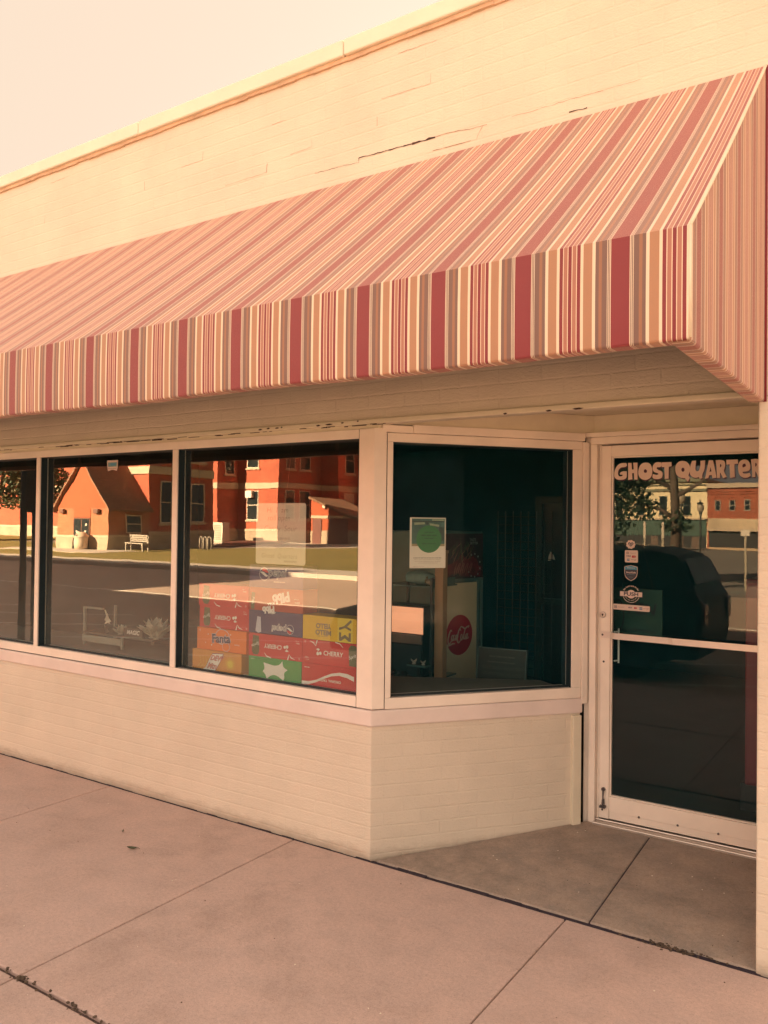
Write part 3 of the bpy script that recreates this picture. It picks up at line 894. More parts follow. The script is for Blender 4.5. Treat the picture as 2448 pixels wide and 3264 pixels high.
c.v += [Vector((XL, y, z)) for y, z in prof] + [Vector((XL, -AD, ZBT + R0)), Vector((XL, -0.004, ZBT + R0))]
c.f.append(list(range(len(c.v)))); c.mi.append(0)
c.build('end_panel', M['canvas'], aw, uvf=lambda q: (q.y + AD - 0.094, q.z))
c = MB(); c.tube([(XR, p[0], p[1] + 0.001) for p in prof], 0.0045, 6)
c.tube([(XR, -AD, ZF), (XR, -AD, ZBT + R0)], 0.004, 6)
c.build('edge_piping', plain('piping_cream', CREAM, 0.6), aw, smooth=True)
c = MB(); c.tube([(XR + 0.001, -0.003, ZTOP), (XR + 0.001, -0.003, ZBT)], 0.007, 6)
c.build('wall_edge_binding', plain('binding_burgundy', BURG, 0.6), aw, smooth=True)
c = sheet([(y + 0.012, z - 0.010) for y, z in prof], axs, True)
k = len(c.v); c2 = sheet([(-AD + 0.008, ZF - 0.01), (-AD + 0.008, ZBT + 0.02)], axs, True); c.add(c2.v, c2.f)
c.add([(XR - 0.006, -AD + 0.01, ZBT + 0.02), (XR - 0.006, -AD + 0.01, ZF - 0.02), (XR - 0.006, -0.01, ZTOP - 0.03), (XR - 0.006, -0.01, ZBT + 0.02)], [(0, 1, 2, 3)])
c.build('shade_sheet', plain('underside_shade', (0.035, 0.085, 0.10), 0.9), aw)  # dark sheet added under the canvas to hold its underside in shade
c = MB()
c.tube([(XL, -AD + 0.032, ZBT + 0.024), (XR - 0.03, -AD + 0.032, ZBT + 0.024)], 0.0125, 8)
for x in [XR - 0.03] + [XR - 0.03 - 1.45 * i for i in range(1, 7)]:
    c.tube([(x, -AD + 0.032, ZF - 0.03), (x, -0.02, ZTOP - 0.045)], 0.0125, 8)
    c.tube([(x, -AD + 0.032, ZBT + 0.024), (x, -AD + 0.032, ZF - 0.03)], 0.0125, 8)
c.build('frame', M['tube'], aw, smooth=True)
# ---------------------------------------------------------------- soda cartons in the window
CY = 0.082            # front of the stacks, just behind the glass
CH = 0.1262
def cmat(name, col): return plain('card_' + name, col, 0.42, 0.05, 5, coat=0.15)
RED = cmat('red', (0.62, 0.022, 0.035)); ORANGE = cmat('orange', (0.85, 0.20, 0.025)); BLUE = cmat('blue', (0.045, 0.05, 0.16))
GREEN = cmat('green', (0.03, 0.36, 0.09)); YELLOW = cmat('yellow', (0.78, 0.50, 0.02)); DEW = cmat('amber', (0.70, 0.30, 0.05))
PIBB = cmat('brick_red', (0.42, 0.05, 0.03)); NAVY = cmat('navy_ink', (0.03, 0.03, 0.12)); CAN = cmat('can_green', (0.08, 0.12, 0.06))
GREY = cmat('grey_ink', (0.22, 0.19, 0.12)); LEM = cmat('lemon', (0.80, 0.62, 0.08)); PALEBLUE = cmat('pale_blue', (0.6, 0.62, 0.72)); PINK = cmat('pink', (0.75, 0.28, 0.22))
PURP = cmat('purple', (0.22, 0.03, 0.12))
def carton(x0, row, w, mats, art, label, dz=0.0, dy=0.0, z0=None, flip=False):
    """a twelve-can carton lying on its long side; art draws on a frame with u,v from the front's lower left"""
    z = (0.7755 + row * (CH + 0.0012) + dz) if z0 is None else z0
    y = CY + dy
    c = MB(); c.box(x0, x0 + w, y, y + 0.122, z, z + CH, 0)
    nbox = len(c.f)
    fr = Fr((x0, y, z), (1, 0, 0), (0, 0, 1))
    if flip: fr = Fr((x0 + w, y, z + CH), (-1, 0, 0), (0, 0, -1))
    # carton flap seam along the front
    art(c, fr, w)
    o = c.build('soda_carton', mats, loc=(x0 + w / 2, y + 0.061, z))
    return tag(o, label, 'soda carton', 'soda cartons stacked in the front window')
def cherries(c, fr, u, v, s):
    c.disc(fr, u - 0.35 * s, v - 0.2 * s, 0.42 * s, 0.0007, 1, 12); c.disc(fr, u + 0.45 * s, v - 0.05 * s, 0.40 * s, 0.0007, 1, 12)
    c.stroke(fr, [(u - .35 * s, v + .2 * s), (u - .1 * s, v + .6 * s), (u + .3 * s, v + .9 * s)], .12 * s, 0.0004, 1)
    c.fpoly(fr, [(u - .9 * s, v + .8 * s), (u - .2 * s, v + .55 * s), (u + .25 * s, v + .95 * s), (u - .3 * s, v + 1.1 * s)], 0.0007, 1)
def art_cherry(c, fr, w):
    # drawn the right way up: can at the right, word left of centre, cherries before it
    c.text(fr, 'CHERRY', 0.205, 0.062, 0.034, 0.0007, 1, bold=0.0006, shear=0.1)
    cherries(c, fr, 0.112, 0.060, 0.022)
    c.fpoly(fr, [(0.31, 0.012), (0.355, 0.01), (0.362, 0.10), (0.35, 0.118), (0.318, 0.118), (0.306, 0.10)], 0.0006, 2)
    c.text(fr, 'Sprite', 0.335, 0.062, 0.026, 0.0009, 1, rot=0.35, shear=0.2)
    c.stroke(fr, [(0.05, 0.118), (0.075, 0.112), (0.09, 0.095), (0.10, 0.126)], [0.002, .006, .004, .008], 0.0006, 1)
    c.stroke(fr, [(0.22, 0.126), (0.25, 0.120), (0.27, 0.102)], [0.006, .005, .002], 0.0006, 1)
    c.text(fr, '12', 0.018, 0.112, 0.014, 0.0007, 1); c.text(fr, 'ZERO', 0.03, 0.03, 0.010, 0.0007, 1); c.text(fr, '12 CANS', 0.035, 0.018, 0.006, 0.0007, 1)
def art_fanta(c, fr, w):
    c.disc(fr, 0.205, 0.083, 0.045, 0.0005, 3, 24, ru=0.058); c.disc(fr, 0.205, 0.083, 0.041, 0.0007, 0, 24, ru=0.054)
    c.disc(fr, 0.235, 0.028, 0.027, 0.0005, 3, 18, ru=0.030); c.disc(fr, 0.235, 0.028, 0.024, 0.0007, 0, 18, ru=0.027)
    c.text(fr, 'Fanta', 0.195, 0.070, 0.068, 0.0010, 3, rot=0.06, bold=0.0052)
    c.text(fr, 'Fanta', 0.195, 0.070, 0.068, 0.0014, 2, rot=0.06, bold=0.0022)
    c.text(fr, '12', 0.02, 0.108, 0.018, 0.0007, 1); c.text(fr, 'ORANGE', 0.32, 0.045, 0.010, 0.0007, 1)
    for u, v, r in ((.09, .09, .004), (.12, .03, .005), (.07, .04, .003), (.27, .1, .004)): c.disc(fr, u, v, r, 0.0007, 1, 8)
def art_dew(c, fr, w):
    # sunburst on amber, slanted lettering with a dark edge
    for k in range(26):
        a = 2 * pi * k / 26; r0, r1 = 0.018, 0.045 + 0.012 * ((k * 7) % 5) / 4
        c.fpoly(fr, [(0.305 + r0 * cos(a - .1), 0.062 + r0 * sin(a - .1)), (0.305 + r1 * cos(a), 0.062 + r1 * sin(a)), (0.305 + r0 * cos(a + .1), 0.062 + r0 * sin(a + .1))], 0.0005, 4)
    c.disc(fr, 0.305, 0.062, 0.02, 0.0006, 4, 16)
    for k in range(9):
        u = 0.03 + 0.012 * k
        c.stroke(fr, [(u, 0.02 + .004 * (k % 3)), (u + .03, .05), (u + .02, .09)], .003, 0.0004, 4 if k % 2 else 0)
    edge = [(0.075, 0.004), (0.165, 0.012), (0.175, 0.004), (0.19, 0.012), (0.235, 0.075), (0.255, 0.118), (0.165, 0.112), (0.14, 0.08), (0.11, 0.03)]
    c.fpoly(fr, edge, 0.0008, 1)
    cx, cy = 0.168, 0.06
    c.fpoly(fr, [(cx + (x - cx) * .93, cy + (y - cy) * .93) for x, y in edge], 0.0010, 2)
    c.text(fr, 'Mtn', 0.158, 0.037, 0.045, 0.0013, 1, shear=0.5, bold=0.002); c.text(fr, 'DEW', 0.195, 0.085, 0.042, 0.0013, 1, shear=0.5, bold=0.002)
    c.text(fr, 'Mtn', 0.158, 0.037, 0.045, 0.0016, 3, shear=0.5, bold=0.0004); c.text(fr, 'DEW', 0.195, 0.085, 0.042, 0.0016, 3, shear=0.5, bold=0.0004)
def art_sprite(c, fr, w):
    # pale spiky splash where the two stars meet
    pts = [(0.11, 0.098), (0.15, 0.092), (0.19, 0.088), (0.225, 0.096), (0.247, 0.118), (0.255, 0.088), (0.285, 0.072), (0.262, 0.055), (0.262, 0.03), (0.255, 0.012), (0.225, 0.028), (0.195, 0.036), (0.165, 0.03), (0.135, 0.008), (0.125, 0.032), (0.105, 0.048), (0.118, 0.068)]
    c.outline(fr, [pts], 0.0007, 1, smooth=True)
    c.text(fr, 'Sprite', 0.028, 0.112, 0.012, 0.0007, 1)
def art_coke(c, fr, w):
    # the white wave; lettering reads upside down
    top = [(0.0, 0.030), (0.05, 0.032), (0.10, 0.045), (0.15, 0.068), (0.20, 0.088), (0.25, 0.098), (0.30, 0.097), (0.344, 0.086)]
    bot = [(0.344, 0.062), (0.30, 0.076), (0.25, 0.082), (0.20, 0.074), (0.15, 0.055), (0.10, 0.032), (0.05, 0.016), (0.0, 0.012)]
    for i in range(7):
        c.fpoly(fr, [bot[7 - i], bot[6 - i], top[i + 1], top[i]], 0.0007, 1)
    c.text(fr, 'ORIGINAL TASTE', 0.19, 0.048, 0.0185, 0.0007, 1, rot=pi, bold=0.0004); c.print_line(fr, 0.035, 0.105, 0.035, 0.006, 0.0007, 1)
def pepsi_globe(c, fr, u, v, r):
    c.disc(fr, u, v, r, 0.0006, 1, 24); c.disc(fr, u, v, r * 0.93, 0.0009, 0, 24)
    c.fpoly(fr, [(u - r * .2, v + r * .9), (u + r * .5, v + r * .72), (u + r * .88, v + r * .2), (u + r * .3, v + r * .25), (u - r * .45, v + r * .55)], 0.0012, 3)
    c.outline(fr, [[(u - .85 * r, v + .3 * r), (u - .2 * r, v + .35 * r), (u + .45 * r, v - .05 * r), (u + .85 * r, v - .25 * r), (u + .4 * r, v - .4 * r), (u - .2 * r, v - .1 * r)]], 0.0013, 1)
def art_pepsi(c, fr, w):
    pepsi_globe(c, fr, 0.087, 0.090, 0.026)
    c.text(fr, 'pepsi', 0.165, 0.092, 0.050, 0.0010, 1, bold=0.0022, shear=0.1); c.text(fr, 'pepsi', 0.165, 0.092, 0.050, 0.0013, 0, bold=-0.0006, shear=0.1)
    c.fpoly(fr, [(0.30, 0.036), (0.325, 0.033), (0.338, 0.115), (0.318, 0.126), (0.295, 0.118)], 0.0006, 2)
    c.disc(fr, 0.21, 0.0, 0.0, 0.0006, 1, 6)
    c.stroke(fr, [(0.19, 0.002), (0.20, 0.010), (0.215, 0.013), (0.23, 0.009), (0.238, 0.002)], .003, 0.0006, 1)
def art_pepsi_up(c, fr, w):
    pepsi_globe(c, fr, 0.11, 0.075, 0.036)
    c.text(fr, 'pepsi', 0.205, 0.085, 0.062, 0.0010, 1, bold=0.0022, shear=0.1); c.text(fr, 'pepsi', 0.205, 0.085, 0.062, 0.0013, 0, bold=-0.0006, shear=0.1)
    c.print_line(fr, 0.22, 0.035, 0.08, 0.006, 0.0007, 1)
def art_pibb(c, fr, w):
    c.text(fr, 'PIbb', 0.155, 0.048, 0.070, 0.0007, 1, rot=0.2, bold=0.004); c.text(fr, 'XTRA', 0.225, 0.085, 0.020, 0.0007, 1, rot=0.2, bold=0.001)
    c.text(fr, 'PIbb', 0.245, 0.118, 0.05, 0.0007, 1, rot=0.1, bold=0.003)
    c.fpoly(fr, [(0.345, 0.03), (0.372, 0.028), (0.375, 0.122), (0.35, 0.122)], 0.0006, 2); c.text(fr, 'PIbb', 0.36, 0.075, 0.024, 0.0009, 1, rot=1.4)
    c.text(fr, 'ZERO', 0.04, 0.07, 0.014, 0.0007, 1); c.text(fr, '12 CANS', 0.045, 0.052, 0.008, 0.0007, 1)
def art_mello(c, fr, w):
    # MELLO YELLO block, stacked and upside down, with the big MY mark
    c.text(fr, 'MELLO', 0.245, 0.084, 0.036, 0.0007, 1, bold=0.0016, sp=0.92); c.text(fr, 'YELLO', 0.245, 0.050, 0.036, 0.0007, 1, bold=0.0016, sp=0.92)
    c.print_line(fr, 0.25, 0.105, 0.07, 0.004, 0.0007, 1)
    c.fpoly(fr, [(0.055, 0.0), (0.152, 0.0), (0.152, 0.126), (0.055, 0.126)], 0.0004, 2)
    P = lambda pts: c.fpoly(fr, pts, 0.0008, 1)
    P([(0.066, 0.118), (0.066, 0.074), (0.080, 0.074), (0.080, 0.098), (0.104, 0.084), (0.128, 0.098), (0.128, 0.074), (0.142, 0.074), (0.142, 0.118), (0.128, 0.118), (0.104, 0.103), (0.080, 0.118)])
    P([(0.142, 0.064), (0.142, 0.050), (0.110, 0.040), (0.066, 0.004), (0.060, 0.016), (0.090, 0.042), (0.066, 0.052), (0.066, 0.064), (0.104, 0.050)])
up, dn = False, True
MC = [RED, M['white'], CAN]
carton(-1.331, 0, 0.392, [DEW, PURP, M['white'], PINK, LEM], art_dew, 'amber carton with slanted purple lettering, bottom of the left stack', 0, -0.012)
carton(-1.307, 1, 0.392, [ORANGE, M['white'], NAVY, PALEBLUE], art_fanta, 'orange carton with dark blue bubble lettering, in the left stack')
carton(-1.293, 2, 0.394, MC, art_cherry, 'red cherry carton directly on the orange carton, upside down', 0.002, 0.004, flip=True)
carton(-1.297, 3, 0.394, MC, art_cherry, 'topmost red cherry carton of the left stack, upside down', 0.002, 0.0, flip=True)
carton(-0.894, 0, 0.381, [GREEN, M['white']], art_sprite, 'green carton with a pale spiky splash, bottom of the middle stack')
carton(-0.896, 1, 0.386, MC, art_cherry, 'upside down red cherry carton between green and blue cartons', flip=True)
carton(-0.897, 2, 0.388, [BLUE, M['white'], PALEBLUE, RED], art_pepsi, 'dark blue carton lying upside down in the middle stack', 0.002, flip=True)
carton(-0.896, 3, 0.388, [PIBB, M['white'], CAN], art_pibb, 'brick red upside down carton near the top of the middle stack', 0.002, flip=True)
carton(-0.897, 4, 0.388, [BLUE, M['white'], PALEBLUE, RED], art_pepsi_up, 'blue carton standing right way up on the top of the middle stack', 0.002)
carton(-0.510, 0, 0.384, [RED, M['white']], art_coke, 'red carton with a white wave, bottom of the right stack')
carton(-0.508, 1, 0.384, MC, art_cherry, 'red cherry carton standing right way up beside the corner post')
carton(-0.507, 2, 0.384, [YELLOW, GREY, LEM], art_mello, 'yellow carton on top of the right stack', 0.001, flip=True)

# ---------------------------------------------------------------- papers and stickers
NOTE = Fr((-0.838, 0.0655, 1.420), (0.365, -0.001, 0.0), (0, 0, 1))
c = MB()
W, H, r = 0.356, 0.335, 0.014
rr = []
for cx, cy, a0 in ((W - r, r, -90), (W - r, H - r, 0), (r, H - r, 90), (r, r, 180)):
    rr += [(cx + r * cos(rad(a0 + 15 * k)), cy + r * sin(rad(a0 + 15 * k))) for k in range(7)]
c.fpoly(NOTE, rr, -0.0012, 0, 0.0012)
INK = plain('faded_marker', (0.40, 0.33, 0.29), 0.8, 0.3, 40)
for txt, u, v, s in (('Hi  I  am', 0.155, 0.296, 0.042), ('still open', 0.165, 0.253, 0.042), ('Candy  Sour', 0.175, 0.195, 0.044), ('Ghost  Quarters', 0.17, 0.046, 0.036)):
    c.text(NOTE, txt, u, v, s, 0.0006, 1, shear=0.15, bold=-0.0004, sp=1.05)
def scrawl(u, v, w, h):
    c.stroke(NOTE, [(u + w * i / 40, v + h * (0.5 * sin(i * 1.1) + 0.35 * sin(i * 2.3 + u * 50))) for i in range(41)], 0.0022, 0.0, 1)
scrawl(0.16, 0.142, 0.09, 0.012); scrawl(0.14, 0.092, 0.13, 0.013); scrawl(0.21, 0.018, 0.085, 0.009)
tag(c.build('handwritten_note', [M['paper'], INK]), 'pale handwritten note with rounded corners taped inside the large front window', 'note')

# poster on the angled window
PO = Fr(DIAG.p(0.210, 1.425, -INS - 0.0085), DIAG.u, (0, 0, 1), DIAG.n)
po = thing('window_poster', 'white letter size poster with a big green circle on the angled window', 'poster', PO.p(0.1, 0, 0))
W, H = 0.196, 0.258
c = MB().fpoly(PO, [(0, 0), (W, 0), (W, H), (0, H)], -0.0008, 0, 0.0008)
c.print_line(PO, 0.098, 0.052, 0.155, 0.0046, 0.0004, 1)
for i, w_ in enumerate((.145, .14, .11)): c.print_line(PO, 0.098, 0.043 - 0.0085 * i, w_, 0.0032, 0.0004, 2)
c.print_line(PO, 0.05, 0.009, 0.06, 0.0022, 0.0004, 2)
c.build('sheet', [M['paper'], M['black'], INK], po)
c = MB()
PH = [plain('photo_teal', (0.035, 0.10, 0.085), 0.4, 0.4, 14), plain('photo_shelf', (0.25, 0.30, 0.20), 0.4, 0.3, 14), plain('photo_tan', (0.28, 0.22, 0.12), 0.4, 0.3, 14), plain('photo_dark', (0.015, 0.04, 0.04), 0.4, 0.3, 14)]
c.fpoly(PO, [(0.010, 0.112), (W - 0.006, 0.112), (W - 0.006, H - 0.005), (0.010, H - 0.005)], 0.0003, 0)
c.fpoly(PO, [(0.010, 0.112), (W - 0.006, 0.112), (W - 0.006, 0.124), (0.010, 0.124)], 0.0005, 2)
c.fpoly(PO, [(0.010, 0.235), (W - 0.006, 0.235), (W - 0.006, 0.241), (0.010, 0.242)], 0.0005, 3)
c.fpoly(PO, [(0.022, 0.232), (0.078, 0.234), (0.082, 0.224), (0.024, 0.220)], 0.0006, 1); c.fpoly(PO, [(0.106, 0.230), (0.160, 0.222), (0.158, 0.212), (0.108, 0.219)], 0.0006, 1)
c.fpoly(PO, [(0.084, 0.235), (0.102, 0.235), (0.100, 0.222), (0.086, 0.222)], 0.0006, 3); c.fpoly(PO, [(0.12, 0.243), (0.185, 0.243), (0.185, 0.25), (0.12, 0.25)], 0.0005, 1)
c.fpoly(PO, [(0.15, 0.14), (0.185, 0.14), (0.185, 0.21), (0.16, 0.21)], 0.0005, 3)
c.build('photo', PH, po)
GC = plain('poster_green', (0.022, 0.155, 0.045), 0.45, 0.06, 10)
GCT = plain('poster_green_text', (0.012, 0.085, 0.03), 0.45)
c = MB().disc(PO, 0.104, 0.148, 0.070, 0.0009, 0, 40, ru=0.069)
for v, w_, h_ in ((.183, .05, .008), (.167, .085, .011), (.152, .05, .008), (.125, .075, .008)): c.print_line(PO, 0.104, v, w_, h_, 0.0012, 1)
c.build('green_circle', [GC, GCT], po)

def sticker(name, label, fr, u, v, cat='sticker', group='stickers on the door glass'):
    return thing(name, label, cat, fr.p(u, v, 0.001), group)
def rrect(w, h, r, u=0, v=0):
    out = []
    for cx, cy, a0 in ((w / 2 - r, -h / 2 + r, -90), (w / 2 - r, h / 2 - r, 0), (-w / 2 + r, h / 2 - r, 90), (-w / 2 + r, -h / 2 + r, 180)):
        out += [(u + cx + r * cos(rad(a0 + 22.5 * k)), v + cy + r * sin(rad(a0 + 22.5 * k))) for k in range(5)]
    return out
TH = 0.0006
STB = plain('sticker_blue', (0.03, 0.24, 0.40), 0.4); STR = plain('sticker_red', (0.40, 0.03, 0.05), 0.4); STN = plain('sticker_navy', (0.02, 0.028, 0.06), 0.4)
STW = plain('sticker_pale', (0.60, 0.50, 0.45), 0.45, 0.04)
# scalloped heart badge
s = sticker('heart_sticker', 'small round scalloped sticker with a dark heart, topmost on the door glass', DOOR, 0.974, 1.557)
c = MB(); c.fpoly(DOOR, [(0.974 + (0.0235 + .0016 * cos(9 * t)) * cos(t), 1.555 + (0.0225 + .0016 * cos(9 * t)) * sin(t)) for t in [2 * pi * i / 54 for i in range(54)]], 0.0005, 0, TH)
c.build('badge', STW, s)
hp = lambda k, q: [(0.974 + k * 16 * sin(t) ** 3, 1.5545 + q + k * (13 * cos(t) - 5 * cos(2 * t) - 2 * cos(3 * t) - cos(4 * t))) for t in [2 * pi * i / 40 for i in range(40)]]
c = MB().fpoly(DOOR, hp(0.00088, 0.002), 0.0013, 0); c.fpoly(DOOR, hp(0.0006, 0.002), 0.0015, 1); c.fpoly(DOOR, hp(0.00045, 0.002), 0.0017, 0); c.fpoly(DOOR, [(.966, 1.557), (.982, 1.557), (.982, 1.555), (.966, 1.555)], 0.0019, 1)
c.build('heart', [STN, STW], s)
# square card-payment sticker
def cards(c, fr, items):
    for kind, u, v, k in items:
        if kind == 'sq':
            c.fpoly(fr, rrect(.0115 * k, .0115 * k, .002 * k, u, v), 0.0013, 1); c.fpoly(fr, rrect(.0080 * k, .0080 * k, .0012 * k, u, v), 0.0015, 0); c.fpoly(fr, rrect(.0035 * k, .0035 * k, .0006 * k, u, v), 0.0017, 1)
        elif kind == 'name': c.text(fr, 'Square', u, v, 0.012 * k, 0.0013, 4)
        elif kind == 'visa': c.text(fr, 'VISA', u, v, 0.0105 * k, 0.0013, 2, shear=0.3, bold=0.0003 * k)
        elif kind == 'mc': c.disc(fr, u - .0028 * k, v, .0042 * k, 0.0013, 3, 16); c.disc(fr, u + .0028 * k, v, .0042 * k, 0.0014, 5, 16)
        elif kind == 'amex': c.fpoly(fr, rrect(.0125 * k, .0115 * k, .001, u, v), 0.0013, 6); c.text(fr, 'AMEX', u, v, 0.005 * k, 0.0015, 0)
        elif kind == 'disc': c.text(fr, 'DISCOVER', u, v + .0015 * k, 0.0052 * k, 0.0013, 1); c.stroke(fr, [(u + .001, v - .0035 * k), (u + .0065 * k, v - .003 * k), (u + .008 * k, v + .001 * k)], .0012 * k, 0.0008, 7)
CMATS = [STW, STN, plain('visa_blue', (0.08, 0.08, 0.16), .4), STR, plain('pale_grey_ink', (0.36, 0.30, 0.28), .5), plain('mc_pink', (0.45, 0.14, 0.14), .4), plain('amex_blue', (0.12, 0.22, 0.36), .4), plain('disc_ink', (0.2, 0.12, 0.10), .4)]
s = sticker('payment_sticker', 'square white payment sticker below the round heart sticker', DOOR, 0.977, 1.49)
c = MB().fpoly(DOOR, rrect(0.069, 0.064, 0.005, 0.9775, 1.492), 0.0005, 0, TH); c.build('backing', STW, s)
c = MB(); cards(c, DOOR, [('sq', .9575, 1.510, 1.05), ('name', .9855, 1.510, 1.0), ('visa', .9615, 1.493, 1.2), ('mc', .991, 1.491, 1.6), ('amex', .9615, 1.4735, 1.1), ('disc', .990, 1.4735, 1.2)])
c.build('logos', CMATS, s)
# shield
s = sticker('security_sticker', 'dark shield sticker with a blue top band and pale rim on the door', DOOR, 0.976, 1.40)
def shield(k):
    pts = [(-.5, .40), (-.25, .455), (0, .5), (.25, .455), (.5, .40), (.5, 0.0), (.46, -.17), (.36, -.31), (.2, -.42), (0, -.5), (-.2, -.42), (-.36, -.31), (-.46, -.17), (-.5, 0)]
    return [(0.976 + x * 0.069 * k, 1.404 + y * 0.083 * (k if k == 1 else k * 1.008)) for x, y in pts]
c = MB().fpoly(DOOR, shield(1), 0.0005, 0, TH); c.build('rim', STW, s)
sh = shield(0.93)
c = MB().fpoly(DOOR, sh, 0.0013, 0)
c.fpoly(DOOR, [sh[0], sh[1], sh[2], sh[3], sh[4], (sh[4][0], 1.422), (sh[0][0], 1.422)][::-1], 0.0015, 1)
c.text(DOOR, 'SimpliSafe', 0.976, 1.407, 0.0128, 0.0016, 2, bold=0.0002); c.print_line(DOOR, 0.976, 1.396, 0.042, 0.0042, 0.0016, 3); c.print_line(DOOR, 0.976, 1.383, 0.022, 0.0034, 0.0016, 3); c.print_line(DOOR, 0.976, 1.431, 0.04, 0.0038, 0.0018, 2)
c.build('shield', [STN, STB, STW, plain('shield_small_print', (0.10, 0.18, 0.22), .5)], s)
# PUSH roundel
s = sticker('push_sticker', 'round white PUSH sticker with a bar across it on the door', DOOR, 0.977, 1.29)
c = MB(); cu, cv = 0.9775, 1.2925
c.disc(DOOR, cu, cv, 0.0225, 0.0005, 0, 30, th=TH)
def ring(c, r0, r1, a0, a1, n):
    for i in range(n):
        t0, t1 = rad(a0 + (a1 - a0) * i / n), rad(a0 + (a1 - a0) * (i + 1) / n)
        c.fpoly(DOOR, [(cu + r0 * cos(t0), cv + r0 * sin(t0)), (cu + r1 * cos(t0), cv + r1 * sin(t0)), (cu + r1 * cos(t1), cv + r1 * sin(t1)), (cu + r0 * cos(t1), cv + r0 * sin(t1))][::-1] if a1 < a0 else [(cu + r0 * cos(t0), cv + r0 * sin(t0)), (cu + r1 * cos(t0), cv + r1 * sin(t0)), (cu + r1 * cos(t1), cv + r1 * sin(t1)), (cu + r0 * cos(t1), cv + r0 * sin(t1))], 0.0006, 0)
for a0, a1 in ((200, 232), (238, 262), (268, 300), (306, 338)): ring(c, 0.0315, 0.0335, a0, a1, 8)
for a0, a1 in ((198, 255), (258, 295), (298, 342)): ring(c, 0.0425, 0.0450, a0, a1, 12)
c.build('roundel', STW, s)
c = MB()
for i, ch in enumerate('Buy Local with Pride!'):
    if ch == ' ': continue
    a = rad(150 - 120 * i / 20)
    c.text(DOOR, ch, cu + 0.0435 * cos(a), cv + 0.0435 * sin(a), 0.0115, 0.0006, 0, rot=a - pi / 2, bold=0.0002)
c.build('curved_text', STW, s)
c = MB(); BR = Fr(DOOR.p(cu, cv, 0), (1, 0, -0.005), (0.005, 0, 1), DOOR.n)
c.fpoly(BR, rrect(0.123, 0.0295, 0.001), 0.0008, 1, 0.0002); c.fpoly(BR, rrect(0.116, 0.0245, 0.001), 0.0013, 0)
c.text(BR, 'PUSH', 0, 0.0, 0.0265, 0.0016, 1, bold=0.0007, sx=1.25); c.build('bar', [STW, STN], s)
# long payment strip
s = sticker('payment_sticker', 'long white payment strip just above the door push bar', DOOR, 0.977, 1.20)
ST = Fr(DOOR.p(0.9775, 1.221, 0), (1, 0, -0.012), (0.012, 0, 1), DOOR.n)
c = MB().fpoly(ST, rrect(0.196, 0.030, 0.005), 0.0005, 0, TH); c.build('backing', STW, s)
c = MB(); cards(c, ST, [('sq', -.082, 0, 1.15), ('name', -.051, 0, 1.0), ('visa', -.006, 0, 1.0), ('mc', .024, 0, 1.15), ('amex', .052, 0, 1.2), ('disc', .079, -.001, 1.15)])
c.build('logos', CMATS, s)
# blue-and-white sticker at the top of the second window
WS = Fr((0, INS - 0.0012, 0), (1, 0, 0), (0, 0, 1))
s = thing('window_sticker', 'small pale sticker with a blue screen shape at the top of a front window', 'sticker', WS.p(-2.063, 1.967))
c = MB(); u, v = -2.063, 2.000
c.fpoly(WS, [(u - .054, v + .035), (u + .054, v + .035), (u + .050, v - .012), (u + .044, v - .034), (u + .02, v - .028), (u, v - .026), (u - .02, v - .028), (u - .044, v - .034), (u - .050, v - .012)][::-1], 0, 0, TH); c.build('backing', STW, s)
c = MB().fpoly(WS, [(u - .045, v + .022), (u + .045, v + .022), (u + .042, v - .006), (u - .042, v - .006)][::-1], 0.0009, 0)
c.fpoly(WS, [(u - .020, v + .016), (u + .034, v + .016), (u + .032, v + .001), (u - .018, v + .001)][::-1], 0.0011, 1)
c.stroke(WS, [(u - .044, v - .016), (u - .02, v - .019), (u + .02, v - .019), (u + .044, v - .016)], .002, 0.0006, 2); c.build('screen', [plain('pale_teal', (0.12, 0.28, 0.33), .4), STB, STN], s)

